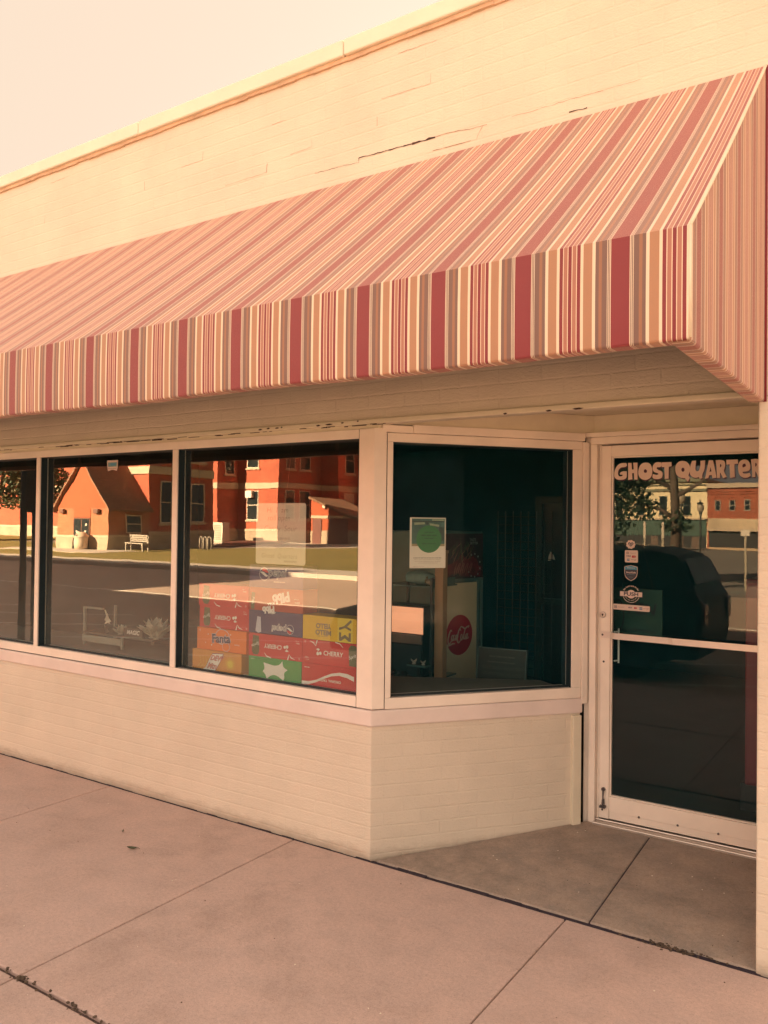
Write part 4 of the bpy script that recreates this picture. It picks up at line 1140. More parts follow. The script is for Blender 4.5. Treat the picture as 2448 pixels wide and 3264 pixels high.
# ---------------------------------------------------------------- painted lettering on the door glass
LET = {"G":[[[0.947,1.987],[0.919,1.986],[0.899,1.974],[0.886,1.949],[0.882,1.923],[0.891,1.905],[0.912,1.898],[0.935,1.9],[0.948,1.909],[0.95,1.937],[0.949,1.943],[0.925,1.942],[0.914,1.934],[0.915,1.926],[0.929,1.925],[0.927,1.918],[0.915,1.916],[0.907,1.92],[0.903,1.933],[0.907,1.951],[0.919,1.963],[0.935,1.965],[0.946,1.968],[0.951,1.975]]],"H":[[[0.957,1.987],[0.975,1.986],[0.977,1.951],[0.987,1.952],[0.984,1.987],[1.006,1.987],[1.007,1.897],[0.99,1.899],[0.988,1.933],[0.978,1.932],[0.98,1.9],[0.958,1.898]]],"O":[[[1.046,1.986],[1.068,1.981],[1.081,1.959],[1.083,1.934],[1.076,1.909],[1.056,1.896],[1.034,1.898],[1.017,1.911],[1.011,1.935],[1.016,1.963],[1.028,1.98]],[[1.047,1.952],[1.056,1.944],[1.055,1.934],[1.046,1.932],[1.04,1.938],[1.041,1.947]]],"S":[[[1.127,1.984],[1.103,1.985],[1.088,1.971],[1.085,1.951],[1.093,1.936],[1.113,1.928],[1.115,1.923],[1.105,1.92],[1.086,1.925],[1.085,1.908],[1.091,1.901],[1.111,1.898],[1.13,1.904],[1.136,1.922],[1.132,1.937],[1.115,1.945],[1.105,1.953],[1.108,1.96],[1.12,1.96],[1.129,1.964],[1.131,1.977]]],"T":[[[1.132,1.984],[1.18,1.985],[1.181,1.963],[1.167,1.961],[1.166,1.899],[1.147,1.898],[1.145,1.96],[1.131,1.96]]],"Q":[[[1.234,1.989],[1.256,1.982],[1.271,1.961],[1.272,1.936],[1.265,1.914],[1.271,1.902],[1.262,1.882],[1.25,1.895],[1.248,1.9],[1.226,1.903],[1.207,1.918],[1.2,1.943],[1.203,1.968],[1.216,1.984]],[[1.238,1.954],[1.244,1.949],[1.245,1.939],[1.239,1.932],[1.232,1.936],[1.23,1.946],[1.233,1.952]]],"U":[[[1.282,1.987],[1.301,1.988],[1.299,1.96],[1.299,1.94],[1.306,1.933],[1.315,1.937],[1.322,1.959],[1.322,1.986],[1.345,1.988],[1.342,1.944],[1.332,1.915],[1.332,1.898],[1.32,1.895],[1.315,1.905],[1.299,1.901],[1.28,1.909],[1.272,1.926],[1.274,1.961]]],"A":[[[1.363,1.988],[1.382,1.987],[1.394,1.933],[1.399,1.899],[1.38,1.897],[1.377,1.914],[1.364,1.912],[1.361,1.898],[1.345,1.895],[1.348,1.91],[1.357,1.958]],[[1.371,1.953],[1.376,1.931],[1.366,1.929]]],"R":[[[1.395,1.987],[1.42,1.987],[1.436,1.98],[1.44,1.96],[1.436,1.941],[1.434,1.932],[1.447,1.902],[1.43,1.896],[1.42,1.92],[1.416,1.925],[1.416,1.898],[1.402,1.897],[1.4,1.942]],[[1.416,1.968],[1.422,1.963],[1.421,1.954],[1.415,1.949]]],"T2":[[[1.445,1.987],[1.498,1.987],[1.499,1.966],[1.483,1.965],[1.485,1.9],[1.463,1.898],[1.461,1.964],[1.446,1.963]]],"E":[[[1.527,1.986],[1.542,1.982],[1.553,1.966],[1.555,1.945],[1.549,1.931],[1.52,1.925],[1.523,1.918],[1.536,1.916],[1.553,1.919],[1.557,1.907],[1.545,1.897],[1.523,1.897],[1.507,1.911],[1.5,1.937],[1.501,1.963],[1.511,1.98]],[[1.525,1.965],[1.533,1.965],[1.536,1.953],[1.522,1.946],[1.519,1.956]]],"R2":[[[1.558,1.986],[1.582,1.987],[1.597,1.979],[1.601,1.96],[1.597,1.942],[1.595,1.932],[1.608,1.903],[1.591,1.897],[1.582,1.921],[1.578,1.926],[1.578,1.899],[1.564,1.898],[1.563,1.943]],[[1.578,1.968],[1.584,1.963],[1.583,1.954],[1.577,1.949]]],"S2":[[[1.648,1.987],[1.627,1.987],[1.614,1.975],[1.612,1.956],[1.619,1.942],[1.636,1.934],[1.638,1.93],[1.63,1.928],[1.613,1.932],[1.612,1.916],[1.617,1.909],[1.634,1.907],[1.651,1.912],[1.656,1.929],[1.653,1.943],[1.638,1.951],[1.629,1.958],[1.632,1.965],[1.642,1.965],[1.65,1.968],[1.651,1.981]]]}
LG = [(k, LET[k]) for k in ('G', 'H', 'O', 'S', 'T', 'Q', 'U', 'A', 'R', 'T2', 'E', 'R2', 'S2')]
gq = thing('door_lettering', 'GHOST QUARTERS in plump cartoon letters painted across the top of the door glass', 'lettering', DOOR.p(1.27, 1.9, 0))
LM = plain('lettering_cream', (0.70, 0.57, 0.49), 0.6, 0.03, 12); LS = plain('lettering_shadow', (0.055, 0.012, 0.04), 0.6)
for k, loops in LG:
    L = loops if len(loops) == 1 else [loops[0], loops[1]]
    c = MB().outline(DOOR, L, 0.0016); c.build('letter', LM, gq)
    c = MB().outline(DOOR, [L[0]], 0.0007, 0, 0.0035, -0.0055); c.build('letter_shadow', LS, gq)
# ---------------------------------------------------------------- things inside the shop
al = rad(78)
CF = Fr((-0.55, 1.8, 0), (cos(al), sin(al), 0), (0, 0, 1), (sin(al), -cos(al), 0))
co = thing('drinks_cooler', 'tall drinks cooler with a pale side and a red logo disc behind the angled window', 'cooler', CF.p(0.13, 0.05, -0.3))
TEAL = plain('cooler_trim', (0.10, 0.17, 0.16), 0.4, 0.15, 6); CREAMP = plain('cooler_cream', (0.85, 0.76, 0.52), 0.5, 0.06, 3)
c = MB().fbox(CF, -0.10, 0.36, 0.06, 1.60, -0.55, -0.004); c.build('cabinet', TEAL, co, bevel=0.006)
c = MB().fbox(CF, -0.062, 0.286, 0.10, 1.226, -0.003, 0.004); c.build('side_panel', CREAMP, co)
c = MB()
for u in (-0.085, 0.292, 0.335): c.fbox(CF, u, u + 0.016, 0.08, 1.24, -0.003, 0.010)
c.fbox(CF, -0.085, 0.352, 1.2405, 1.256, -0.003, 0.010); c.build('edge_trim', plain('cooler_edge', (0.16, 0.24, 0.23), 0.35), co)
c = MB().disc(CF, 0.091, 0.852, 0.145, 0.0045, 0, 48, th=0.0015); c.build('logo_disc', plain('cooler_red', (0.52, 0.014, 0.045), 0.4, 0.05), co)
# flowing script on the disc
c = MB()
def S(pts, w): 
    # smooth a coarse pen path
    P = []
    for i in range(len(pts) - 1):
        a = Vector(pts[max(i - 1, 0)]); b_ = Vector(pts[i]); d = Vector(pts[i + 1]); e = Vector(pts[min(i + 2, len(pts) - 1)])
        for k in range(4):
            t = k / 4
            P.append(tuple(0.5 * ((2 * b_) + (d - a) * t + (2 * a - 5 * b_ + 4 * d - e) * t * t + (3 * b_ - a - 3 * d + e) * t ** 3)))
    P.append(tuple(pts[-1]))
    ww = [w * (0.55 + 0.75 * abs(sin(pi * i / (len(P) - 1)))) for i in range(len(P))]
    c.stroke(CF, [(0.091 + x * 0.135, 0.847 + y * 0.135) for x, y in P], ww, 0.0062)
S([(-.62, .26), (-.70, .34), (-.80, .22), (-.92, -.10), (-.90, -.34), (-.78, -.36), (-.66, -.22)], .011)          # C
S([(-.90, -.30), (-.95, -.46), (-.75, -.44), (-.55, -.38), (-.42, -.40), (-.36, -.34)], .008)                      # swash
for x0 in (-.58, -.44):                                                                                           # o c
    S([(x0 + .05, .06), (x0 - .03, .04), (x0 - .07, -.12), (x0 - .01, -.22), (x0 + .06, -.12), (x0 + .05, .06)][:6 if x0 < -.5 else 5], .009)
S([(-.24, .06), (-.32, .02), (-.35, -.14), (-.28, -.20), (-.22, -.02), (-.20, .06), (-.23, -.16), (-.16, -.18)], .009)   # a
S([(-.16, -.06), (-.10, -.06)], .008)                                                                              # hyphen
S([(.10, .26), (.02, .36), (-.08, .22), (-.18, -.10), (-.14, -.34), (0, -.34), (.12, -.16)], .011)                 # C
S([(-.02, .30), (.10, .46), (.28, .42), (.44, .34), (.62, .42), (.78, .46), (.72, .36)], .009)                     # top swash
S([(.22, .04), (.14, .02), (.10, -.14), (.17, -.24), (.25, -.14), (.23, .02)], .009)                               # o
S([(.50, .38), (.42, .20), (.34, -.10), (.38, -.22), (.46, -.14)], .009)                                           # l
S([(.64, .04), (.54, .02), (.48, -.14), (.55, -.22), (.63, -.04), (.67, .06), (.62, -.16), (.70, -.20), (.76, -.12)], .009)   # a
c.build('script_logo', plain('cooler_script', (0.85, 0.62, 0.5), 0.5), co)
# header picture: dark red glow with ice-white streaks, hands round a bottle
c = MB().fbox(CF, -0.09, 0.352, 1.258, 1.585, -0.003, 0.006, 0)
HP = [plain('header_dark', (0.055, 0.018, 0.022), 0.5, 0.5, 9), plain('header_red', (0.20, 0.02, 0.03), 0.5, 0.4, 12), plain('header_pink', (0.36, 0.12, 0.10), 0.5, 0.4, 20), plain('header_olive', (0.10, 0.10, 0.05), 0.5, 0.4, 20), plain('header_pale', (0.36, 0.33, 0.28), 0.5)]
c.outline(CF, [[(-.06, 1.27), (0.05, 1.30), (0.11, 1.275), (0.2, 1.27), (0.32, 1.265), (0.33, 1.34), (0.27, 1.36), (0.24, 1.42), (0.16, 1.40), (0.11, 1.44), (0.03, 1.38), (-.05, 1.36)]], 0.0068, 1)
for i in range(26):
    u0 = random.uniform(-.02, .22); v0 = random.uniform(1.33, 1.45)
    c.stroke(CF, [(u0, v0), (u0 + random.uniform(-.02, .05), v0 + .05), (u0 + random.uniform(-.03, .10), v0 + random.uniform(.06, .13))], [.003, .008, .002], 0.0066, 3 if i % 3 else 2)
for i in range(9):
    u0 = 0.02 + 0.022 * i
    c.stroke(CF, [(u0, 1.28 + .008 * (i % 3)), (u0 + .012, 1.325), (u0 + .03 + .01 * (i % 2), 1.37)], [.006, .014, .005], 0.0072, 2)
for k in range(22):
    a = 2 * pi * k / 22
    if -0.9 < a - pi < 0.4: continue
    c.disc(CF, 0.245 + 0.072 * cos(a), 1.35 + 0.085 * sin(a), 0.008, 0.0078, 4 if k % 2 else 0, 8)
c.disc(CF, 0.245, 1.345, 0.062, 0.0074, 1, 24, ru=0.052)
c.text(CF, 'TASTE', 0.23, 1.538, 0.026, 0.008, 4, bold=0.0004); c.text(CF, 'BETTER', 0.245, 1.513, 0.026, 0.008, 4, bold=0.0004)
c.build('header_picture', HP, co)

# timber post, just left of the cooler
c = MB(); c.box(-0.397, -0.335, 1.3, 1.36, 0.05, 1.46); c.box(-0.402, -0.330, 1.294, 1.366, 1.46, 1.48); c.box(-0.41, -0.322, 1.287, 1.373, 0.05, 0.14)
tag(c.build('wooden_post', plain('tan_timber', (0.40, 0.25, 0.14), 0.6, 0.15, 4), loc=(-0.366, 1.33, 0.05), bevel=0.003), 'tan timber post inside, left of the tall drinks cooler', 'post')
# glass shelf unit with cloth bags
sh = thing('glass_shelf', 'dark shelf stand with a glass shelf behind the green circle poster', 'shelf', (-0.58, 1.4, 0.05))
GS = plain('shelf_glass_edge', (0.10, 0.17, 0.17), 0.15, 0.1, 6)
for z in (0.62, 1.232):
    MB().box(-0.80, -0.402, 1.28, 1.62, z, z + 0.011).build('shelf', GS, sh, bevel=0.002)
for x, y in ((-0.795, 1.285), (-0.41, 1.285), (-0.795, 1.612), (-0.56, 1.612)):
    MB().box(x - .008, x + .008, y - .008, y + .008, 0.05, 1.30).build('upright', plain('dark_steel_upright', (0.03, 0.045, 0.05), 0.4), sh)
c = MB().box(-0.41, -0.4085, 1.29, 1.60, 1.244, 1.29); c.build('price_rail', GS, sh)
def bag(x, y, z, sx, sz, label, mt, yaw):
    c = MB(); nseg, nr = 18, 9
    for i in range(nr + 1):
        t = i / nr
        r = 0.25 + 0.75 * sin(pi * min(1, 0.12 + t * 0.86)) ** 0.6
        for j in range(nseg):
            a = 2 * pi * j / nseg
            w = 1 + 0.10 * sin(5 * a + 3 * t) + random.uniform(-.03, .03)
            c.v.append(Vector((x + (t - .5) * sx * cos(yaw) + r * w * sz * .5 * cos(a) * sin(yaw) * -1, y + (t - .5) * sx * sin(yaw) + r * w * sz * .5 * cos(a) * cos(yaw), z + sz * .42 + r * w * sz * .42 * sin(a))))
    for i in range(nr):
        for j in range(nseg):
            c.f.append([i * nseg + j, i * nseg + (j + 1) % nseg, (i + 1) * nseg + (j + 1) % nseg, (i + 1) * nseg + j]); c.mi.append(0)
    c.f.append(list(range(nseg))); c.mi.append(0); c.f.append(list(range(nr * nseg, (nr + 1) * nseg))[::-1]); c.mi.append(0)
    e = c.v[0]
    for k in range(5): # frilled mouth
        a = 2 * pi * k / 5
        c.fpoly(Fr(e, (0, 1, 0), (0, 0, 1)), [(0, 0), (.04 * cos(a), .04 * sin(a)), (.04 * cos(a + .9), .04 * sin(a + .9))], 0.01 * k / 5)
    tag(c.build('cloth_bag', mt, loc=(x, y, z), smooth=True), label, 'bag')
bag(-0.56, 1.40, 1.244, 0.20, 0.105, 'pale teal rolled bag lying on the glass shelf below the poster', plain('bag_teal', (0.22, 0.34, 0.30), 0.8, 0.15, 20), 0.2)
bag(-0.445, 1.36, 1.244, 0.09, 0.05, 'small buff bag at the right end of the glass shelf', plain('bag_buff', (0.34, 0.30, 0.22), 0.8, 0.15, 20), 0.3)

# arcade cabinet with a glowing marquee
ac = thing('arcade_cabinet', 'dark arcade cabinet with a glowing peach marquee behind the window corner', 'arcade cabinet', (-0.72, 1.5, 0.05))
c = MB().box(-0.98, -0.52, 1.36, 1.52, 0.05, 1.10); c.build('body', plain('cabinet_black', (0.018, 0.026, 0.03), 0.4), ac, bevel=0.006)
c = MB()
prof_ = [(1.352, 0.912), (1.332, 0.95), (1.328, 1.0), (1.332, 1.05), (1.352, 1.088)]
for x in (-0.975, -0.512):
    for y, z in prof_: c.v.append(Vector((x, y, z)))
for j in range(4): c.f.append([j, j + 1, 5 + j + 1, 5 + j]); c.mi.append(0)
c.f.append([0, 4, 9, 5]); c.mi.append(0); c.f.append([0, 1, 2, 3, 4][::-1]); c.mi.append(0); c.f.append([5, 6, 7, 8, 9]); c.mi.append(0)
c.build('marquee', mat_emit('lit_marquee', (0.80, 0.33, 0.17), 0.068), ac)
c = MB().box(-0.978, -0.52, 1.340, 1.359, 0.845, 0.905); c.build('bezel', plain('bezel_grey', (0.24, 0.19, 0.16), 0.5), ac, bevel=0.004)
c = MB().box(-0.975, -0.525, 1.345, 1.359, 0.62, 0.835); c.build('screen', plain('screen_slate', (0.05, 0.075, 0.085), 0.2), ac)
c = MB()
for x in (-0.86, -0.70, -0.62): c.tube([(x, 1.30, 0.56), (x, 1.295, 0.64)], 0.006, 8); c.blob((x, 1.295, 0.65), 0.022, seg=10, rings=6)
c.box(-0.975, -0.525, 1.24, 1.359, 0.53, 0.56); c.build('control_panel', M['black'], ac)
def orn(x, y, z, label, s=1.0):
    c = MB()
    for k in range(5):
        a = 2 * pi * k / 5 + .3
        c.add([(x, y, z + .004), (x + .018 * s * cos(a - .5), y + .018 * s * sin(a - .5), z + .016 * s), (x + .034 * s * cos(a), y + .034 * s * sin(a), z + .030 * s), (x + .018 * s * cos(a + .5), y + .018 * s * sin(a + .5), z + .016 * s)], [(0, 1, 2, 3)])
    c.lathe([(.012 * s, 0), (.014 * s, .004), (.006 * s, .008)], (x, y, z), 'z', 10)
    tag(c.build('shell_ornament', plain('shell_white', (0.62, 0.60, 0.52), 0.6), loc=(x, y, z)), label, 'ornament')
MB().box(-0.56, -0.40, 1.2, 1.29, 0.70, 0.735)
st = thing('display_stand', 'small dark display stand below the glass shelf behind the angled window', 'stand', (-0.47, 1.245, 0.05))
MB().box(-0.545, -0.405, 1.20, 1.285, 0.722, 0.735).build('top', GS, st); MB().box(-0.485, -0.465, 1.235, 1.252, 0.06, 0.722).build('stem', M['black'], st); MB().lathe([(0.09, 0.05), (0.09, 0.06), (0.02, 0.066)], (-0.475, 1.243, 0.0), 'z', 18).build('foot', M['black'], st)
orn(-0.515, 1.245, 0.735, 'pale shell ornament at the left end of the small display stand')
orn(-0.445, 1.245, 0.735, 'pale shell ornament at the right end of the small display stand', 0.9)

# dark plaque leaning behind the angled window
PQ = Fr((-0.115, 1.36, 0.60), (1, 0.10, 0), (0, 0.12, 1))
pq = thing('dark_plaque', 'dark framed plaque with dim capital letters low behind the angled window', 'plaque', (0.04, 1.4, 0.5))
c = MB().fbox(PQ, 0.0, 0.315, -0.08, 0.262, -0.02, 0.0); c.build('board', plain('plaque_brown', (0.035, 0.036, 0.030), 0.55), pq)
c = MB(); PT = plain('plaque_letters', (0.085, 0.085, 0.06), 0.6)
for t, v, s_ in (('NATIONAL REGISTER', .142, .030), ('OF HISTORIC PLACES', .105, .030)): c.text(PQ, t, 0.158, v, s_, 0.001, 0, sx=0.92)
for v, w_, h_ in ((.215, .17, .015), (.18, .19, .013), (.068, .18, .012)): c.print_line(PQ, 0.158, v, w_, h_, 0.001)
c.build('lettering', PT, pq)
c = MB()
for u0, u1, v0, v1 in ((-.006, .321, .262, .268), (-.006, .321, -.086, -.08), (-.006, 0, -.08, .262), (.315, .321, -.08, .262)): c.fbox(PQ, u0, u1, v0, v1, -0.02, 0.006)
c.build('frame', plain('plaque_rim', (0.10, 0.13, 0.12), 0.4), pq)
c = MB().box(-0.2, 0.4, 1.30, 1.75, 0.05, 0.505); tag(c.build('low_bench', plain('bench_dark', (0.03, 0.04, 0.04), 0.6), loc=(0.1, 1.5, 0.05), bevel=0.01), 'low dark bench carrying the plaque behind the angled window', 'bench')
# grid rack and inner door in the gloom
gr = thing('wire_grid_rack', 'tall dark wire grid rack in the gloom right of the cooler', 'rack', (-0.12, 2.0, 0.05))
c = MB()
for i in range(8): c.tube([(-0.33 + .06 * i, 2.1, 0.05), (-0.33 + .06 * i, 2.1, 1.75)], 0.004, 6)
c.build('upright_wires', plain('rack_black', (0.012, 0.016, 0.016), 0.5), gr)
c = MB()
for i in range(27): c.tube([(-0.34, 2.105, 0.15 + .06 * i), (0.10, 2.105, 0.15 + .06 * i)], 0.003, 6)
c.build('cross_wires', plain('rack_black', (0.012, 0.016, 0.016), 0.5), gr)
idr = thing('inner_door', 'dark inner door frame with a paper tag deep in the shop', 'door', (0.2, 3.0, 0.05))
MB().box(-0.42, -0.36, 3.0, 3.08, 0.05, 1.83).build('jamb', plain('jamb_dark', (0.022, 0.034, 0.033), 0.6), idr); MB().box(-0.06, 0.0, 3.0, 3.08, 0.05, 1.83).build('jamb', plain('jamb_dark', (0.022, 0.034, 0.033), 0.6), idr)
MB().box(-0.42, 0.0, 3.0, 3.08, 1.83, 1.89).build('head', plain('jamb_dark', (0.022, 0.034, 0.033), 0.6), idr)
MB().box(-0.36, -0.06, 3.03, 3.07, 0.05, 1.83).build('leaf', M['black'], idr); MB().box(-0.36, -0.06, 3.0, 3.03, 1.0, 1.05).build('rail', plain('jamb_dark', (0.022, 0.034, 0.033), 0.6), idr)
c = MB(); c.fpoly(Fr((-0.31, 3.02, 1.36), (1, 0, 0), (0, 0, 1)), [(0, 0), (.06, .01), (.045, .05), (.02, .075), (.005, .04)], 0, 0, .004); c.build('paper_tag', M['paper'], idr)

# behind the door: green OPEN board, red locker
OB = Fr((0.825, 1.15, 1.045), (1, 0, 0), (0, 0, 1))
ob = thing('open_board', 'dim green board with black cursive OPEN hanging behind the door glass', 'sign', (0.96, 1.15, 1.045))
MB().fbox(OB, 0, 0.272, 0, 0.265, -0.012, 0).build('board', plain('open_green', (0.010, 0.05, 0.036), 0.6, 0.2, 6), ob, bevel=0.002)
c = MB(); c.stroke(OB, [(0.035 + .03 * cos(a), 0.115 + .085 * sin(a)) for a in [2 * pi * i / 28 for i in range(29)]], .008, 0.0008)
c.text(OB, 'PEN', 0.16, 0.155, 0.085, 0.0014, 0, shear=0.2, bold=0.002); c.stroke(OB, [(.03, .03), (.12, .045), (.24, .035)], .005, 0.0008); c.build('lettering', M['black'], ob)
MB().tube([OB.p(0.05, 0.265, -0.006), OB.p(0.136, 0.62, -0.006), OB.p(0.222, 0.265, -0.006)], 0.0015, 6).build('cord', M['black'], ob)
rl = thing('red_locker', 'tall dim red cabinet standing inside at the right of the door', 'cabinet', (1.57, 1.8, 0.05))
RLM = plain('locker_red', (0.24, 0.011, 0.03), 0.5, 0.15, 3)
MB().box(1.425, 1.72, 1.66, 2.05, 0.20, 1.36).build('body', RLM, rl, bevel=0.008)
MB().box(1.432, 1.714, 1.646, 1.659, 0.215, 1.345).build('front', RLM, rl, bevel=0.004)
MB().box(1.40, 1.70, 1.68, 2.03, 0.05, 0.20).build('plinth', M['black'], rl); MB().tube([(1.68, 1.63, 0.72), (1.68, 1.63, 0.86)], 0.006, 8).build('handle', M['darksteel'], rl)

# ---------------------------------------------------------------- display in the second window
tb = thing('display_case', 'low display table with thin pale legs behind the second window', 'display table', (-2.45, 0.45, 0.775))
TBM = plain('case_pale', (0.36, 0.34, 0.28), 0.6)
for x, y in ((-2.253, 0.30), (-2.66, 0.30), (-2.253, 0.56), (-2.66, 0.56)): MB().box(x - .008, x + .008, y - .008, y + .008, 0.776, 0.856 if x > -2.5 else 1.03).build('leg', TBM, tb)
MB().box(-2.67, -1.93, 0.285, 0.575, 0.857, 0.869).build('table_top', plain('case_top', (0.06, 0.065, 0.06), 0.4), tb)
MB().box(-2.67, -2.26, 0.288, 0.30, 0.80, 0.845).build('apron', TBM, tb)
MB().box(-2.67, -2.46, 0.29, 0.31, 1.031, 1.043).build('top_rail', TBM, tb)
def lotus(x, y, z, s, label, n=9):
    c = MB()
    for ringi, (k, tilt, ln) in enumerate(((n, 0.55, 1.0), (n - 2, 0.95, 0.95), (4, 1.3, 0.9))):
        for i in range(k):
            a = 2 * pi * i / k + ringi * .4
            d = Vector((cos(a) * cos(tilt), sin(a) * cos(tilt), sin(tilt))); e = Vector((-sin(a), cos(a), 0)); up_ = d.cross(e)
            pts = []
            for t, w in ((0, .12), (.3, .30), (.55, .33), (.8, .18), (1, 0)): pts.append((t, w))
            P0 = Vector((x, y, z + .01 * s))
            vs = [P0 + d * s * ln * t + e * s * w * .8 + up_ * s * (-.12 * t * (1 - t)) for t, w in pts] + [P0 + d * s * ln * t - e * s * w * .8 + up_ * s * (-.12 * t * (1 - t)) for t, w in pts[-2::-1]]
            mid = [P0 + d * s * ln * t + up_ * s * .10 * sin(pi * t) for t, w in pts]
            b0 = len(c.v); c.v += vs + mid; L = len(pts)
            for q_ in range(L - 1):
                c.f.append([b0 + q_, b0 + q_ + 1, b0 + len(vs) + q_ + 1, b0 + len(vs) + q_]); c.mi.append(0)
                r0 = (len(vs) - q_) % len(vs) if q_ else len(vs) - 1
                l0 = b0 + (len(vs) - 1 - q_); l1 = b0 + (len(vs) - 2 - q_)
                c.f.append([b0 + len(vs) + q_, b0 + len(vs) + q_ + 1, l1, l0]); c.mi.append(0)
    c.lathe([(.30 * s, 0), (.32 * s, .02 * s), (.1 * s, .06 * s)], (x, y, z), 'z', 14)
    tag(c.build('paper_lotus', plain('lotus_paper', (0.72, 0.66, 0.55), 0.7), loc=(x, y, z)), label, 'paper flower', 'paper flowers in the second window')
lotus(-2.01, 0.38, 0.869, 0.155, 'largest white paper lotus, at the right of the low table')
lotus(-2.33, 0.35, 0.869, 0.075, 'small white paper lotus near the middle of the low table', 7)
lotus(-1.94, 0.32, 0.869, 0.065, 'small paper lotus tucked against the right of the largest one', 7)
c = MB()
for tri in (((-2.46, .31, 1.03), (-2.43, .30, 1.03), (-2.455, .33, .96)), ((-2.46, .31, .96), (-2.40, .29, 1.015), (-2.445, .34, .93)), ((-2.46, .31, .93), (-2.385, .31, .955), (-2.45, .33, .97)), ((-2.463, .31, .93), (-2.43, .30, .872), (-2.465, .35, .87))):
    c.add([tri[0], tri[1], tri[2], tuple(v_ + .004 for v_ in tri[2])], [(0, 1, 2), (0, 1, 3), (0, 2, 3), (1, 2, 3)])
tag(c.build('paper_bird', plain('lotus_paper', (0.72, 0.66, 0.55), 0.7), loc=(-2.44, .31, .87)), 'white folded paper bird perched on the left end of the low table', 'paper bird')
mg = thing('magic_sign', 'small dark slab lettered MAGIC in white on the low table', 'sign', (-2.13, 0.30, 0.869))
MG = Fr((-2.235, 0.295, 0.8695), (1, 0, 0), (0, 0, 1))
MB().fbox(MG, 0, 0.19, 0, 0.055, -0.02, 0).build('slab', plain('magic_dark', (0.05, 0.04, 0.035), 0.4), mg)
MB().text(MG, 'MAGIC', 0.095, 0.03, 0.040, 0.001, 0, shear=0.25, bold=0.0012).build('lettering', M['white'], mg)
# ---------------------------------------------------------------- across the street (seen in the glass)
def gh(x, y):
    t = min(1, max(0, (x + 34) / 18)); t = t * t * (3 - 2 * t)
    return -0.0125 * max(0, -y - 26) * t
c = MB()
gx = [-400, -250, -150, -100, -70, -50, -40, -34, -31, -28, -25, -22, -19, -16, -10, 0, 20, 60, 150, 300]
gy = [300, 100, 20, -1, -3.2, -17, -26, -40, -60, -80, -100, -130, -200, -400]
for y in gy:
    for x in gx: c.v.append(Vector((x, y, -0.16 + gh(x, y) if y < 0 else -0.25)))
k = len(gx)
for i in range(len(gy) - 1):
    for j in range(k - 1):
        c.f.append([i * k + j, i * k + j + 1, (i + 1) * k + j + 1, (i + 1) * k + j]); c.mi.append(0)
struct(c.build('ground', mat_ground('worn_tan_asphalt', (0.24, 0.20, 0.17), (0.32, 0.27, 0.23), 0.15, 20)))
c = MB().box(-160, 90, -17.0, -3.275, -0.3, -0.142); struct(c.build('street', M['asphalt']))
c = MB()
for i in range(8):
    x = -17.6 + 2.9 * i
    for k in range(1):
        a = Vector((x, -4.2, 0)); d = Vector((0.87, -0.5, 0)); e = Vector((0.05, 0.087, 0))
        c.add([a + Vector((0, 0, -.138)), a + d * 5.2 + Vector((0, 0, -.138)), a + d * 5.2 + e + Vector((0, 0, -.138)), a + e + Vector((0, 0, -.138))], [(0, 1, 2, 3)])
struct(c.build('parking_line', M['line']))
c = MB().box(-160, 90, -10.22, -10.10, -0.2, -0.138); struct(c.build('centre_line', M['line']))
CONC = mat_ground('far_concrete', (0.50, 0.42, 0.35), (0.58, 0.50, 0.42), 0.5, 12)
c = MB().box(-160, -12, -17.2, -17.0, -0.3, 0.0); struct(c.build('far_kerb', CONC))
c = MB().box(-160, -12, -19.2, -17.2, -0.3, -0.012); struct(c.build('far_sidewalk', CONC))
c = MB().prism([(-160, -60), (-62, -60), (-62, -33), (-36.2, -33), (-34.6, -31.7), (-29, -42), (-13, -44), (-13, -19.2), (-160, -19.2)], -0.4, -0.02)
struct(c.build('lawn', M['lawn']))
c = MB().prism([(-36.2, -33), (-46, -50), (-13, -50), (-13, -44), (-29, -42), (-34.6, -31.7)], -0.4, -0.006)
struct(c.build('path', CONC))
c = MB().prism([(-43, -23.2), (-43, -25.99), (-33, -25.99), (-33, -22.6)][::-1], -0.3, -0.004); struct(c.build('forecourt', CONC))
c = MB().prism([(-36.3, -34.3), (-46.0, -46.9), (-40.4, -46.9), (-34.8, -35.0)], -0.3, 0.05); struct(c.build('mulch_bed', M['mulch']))

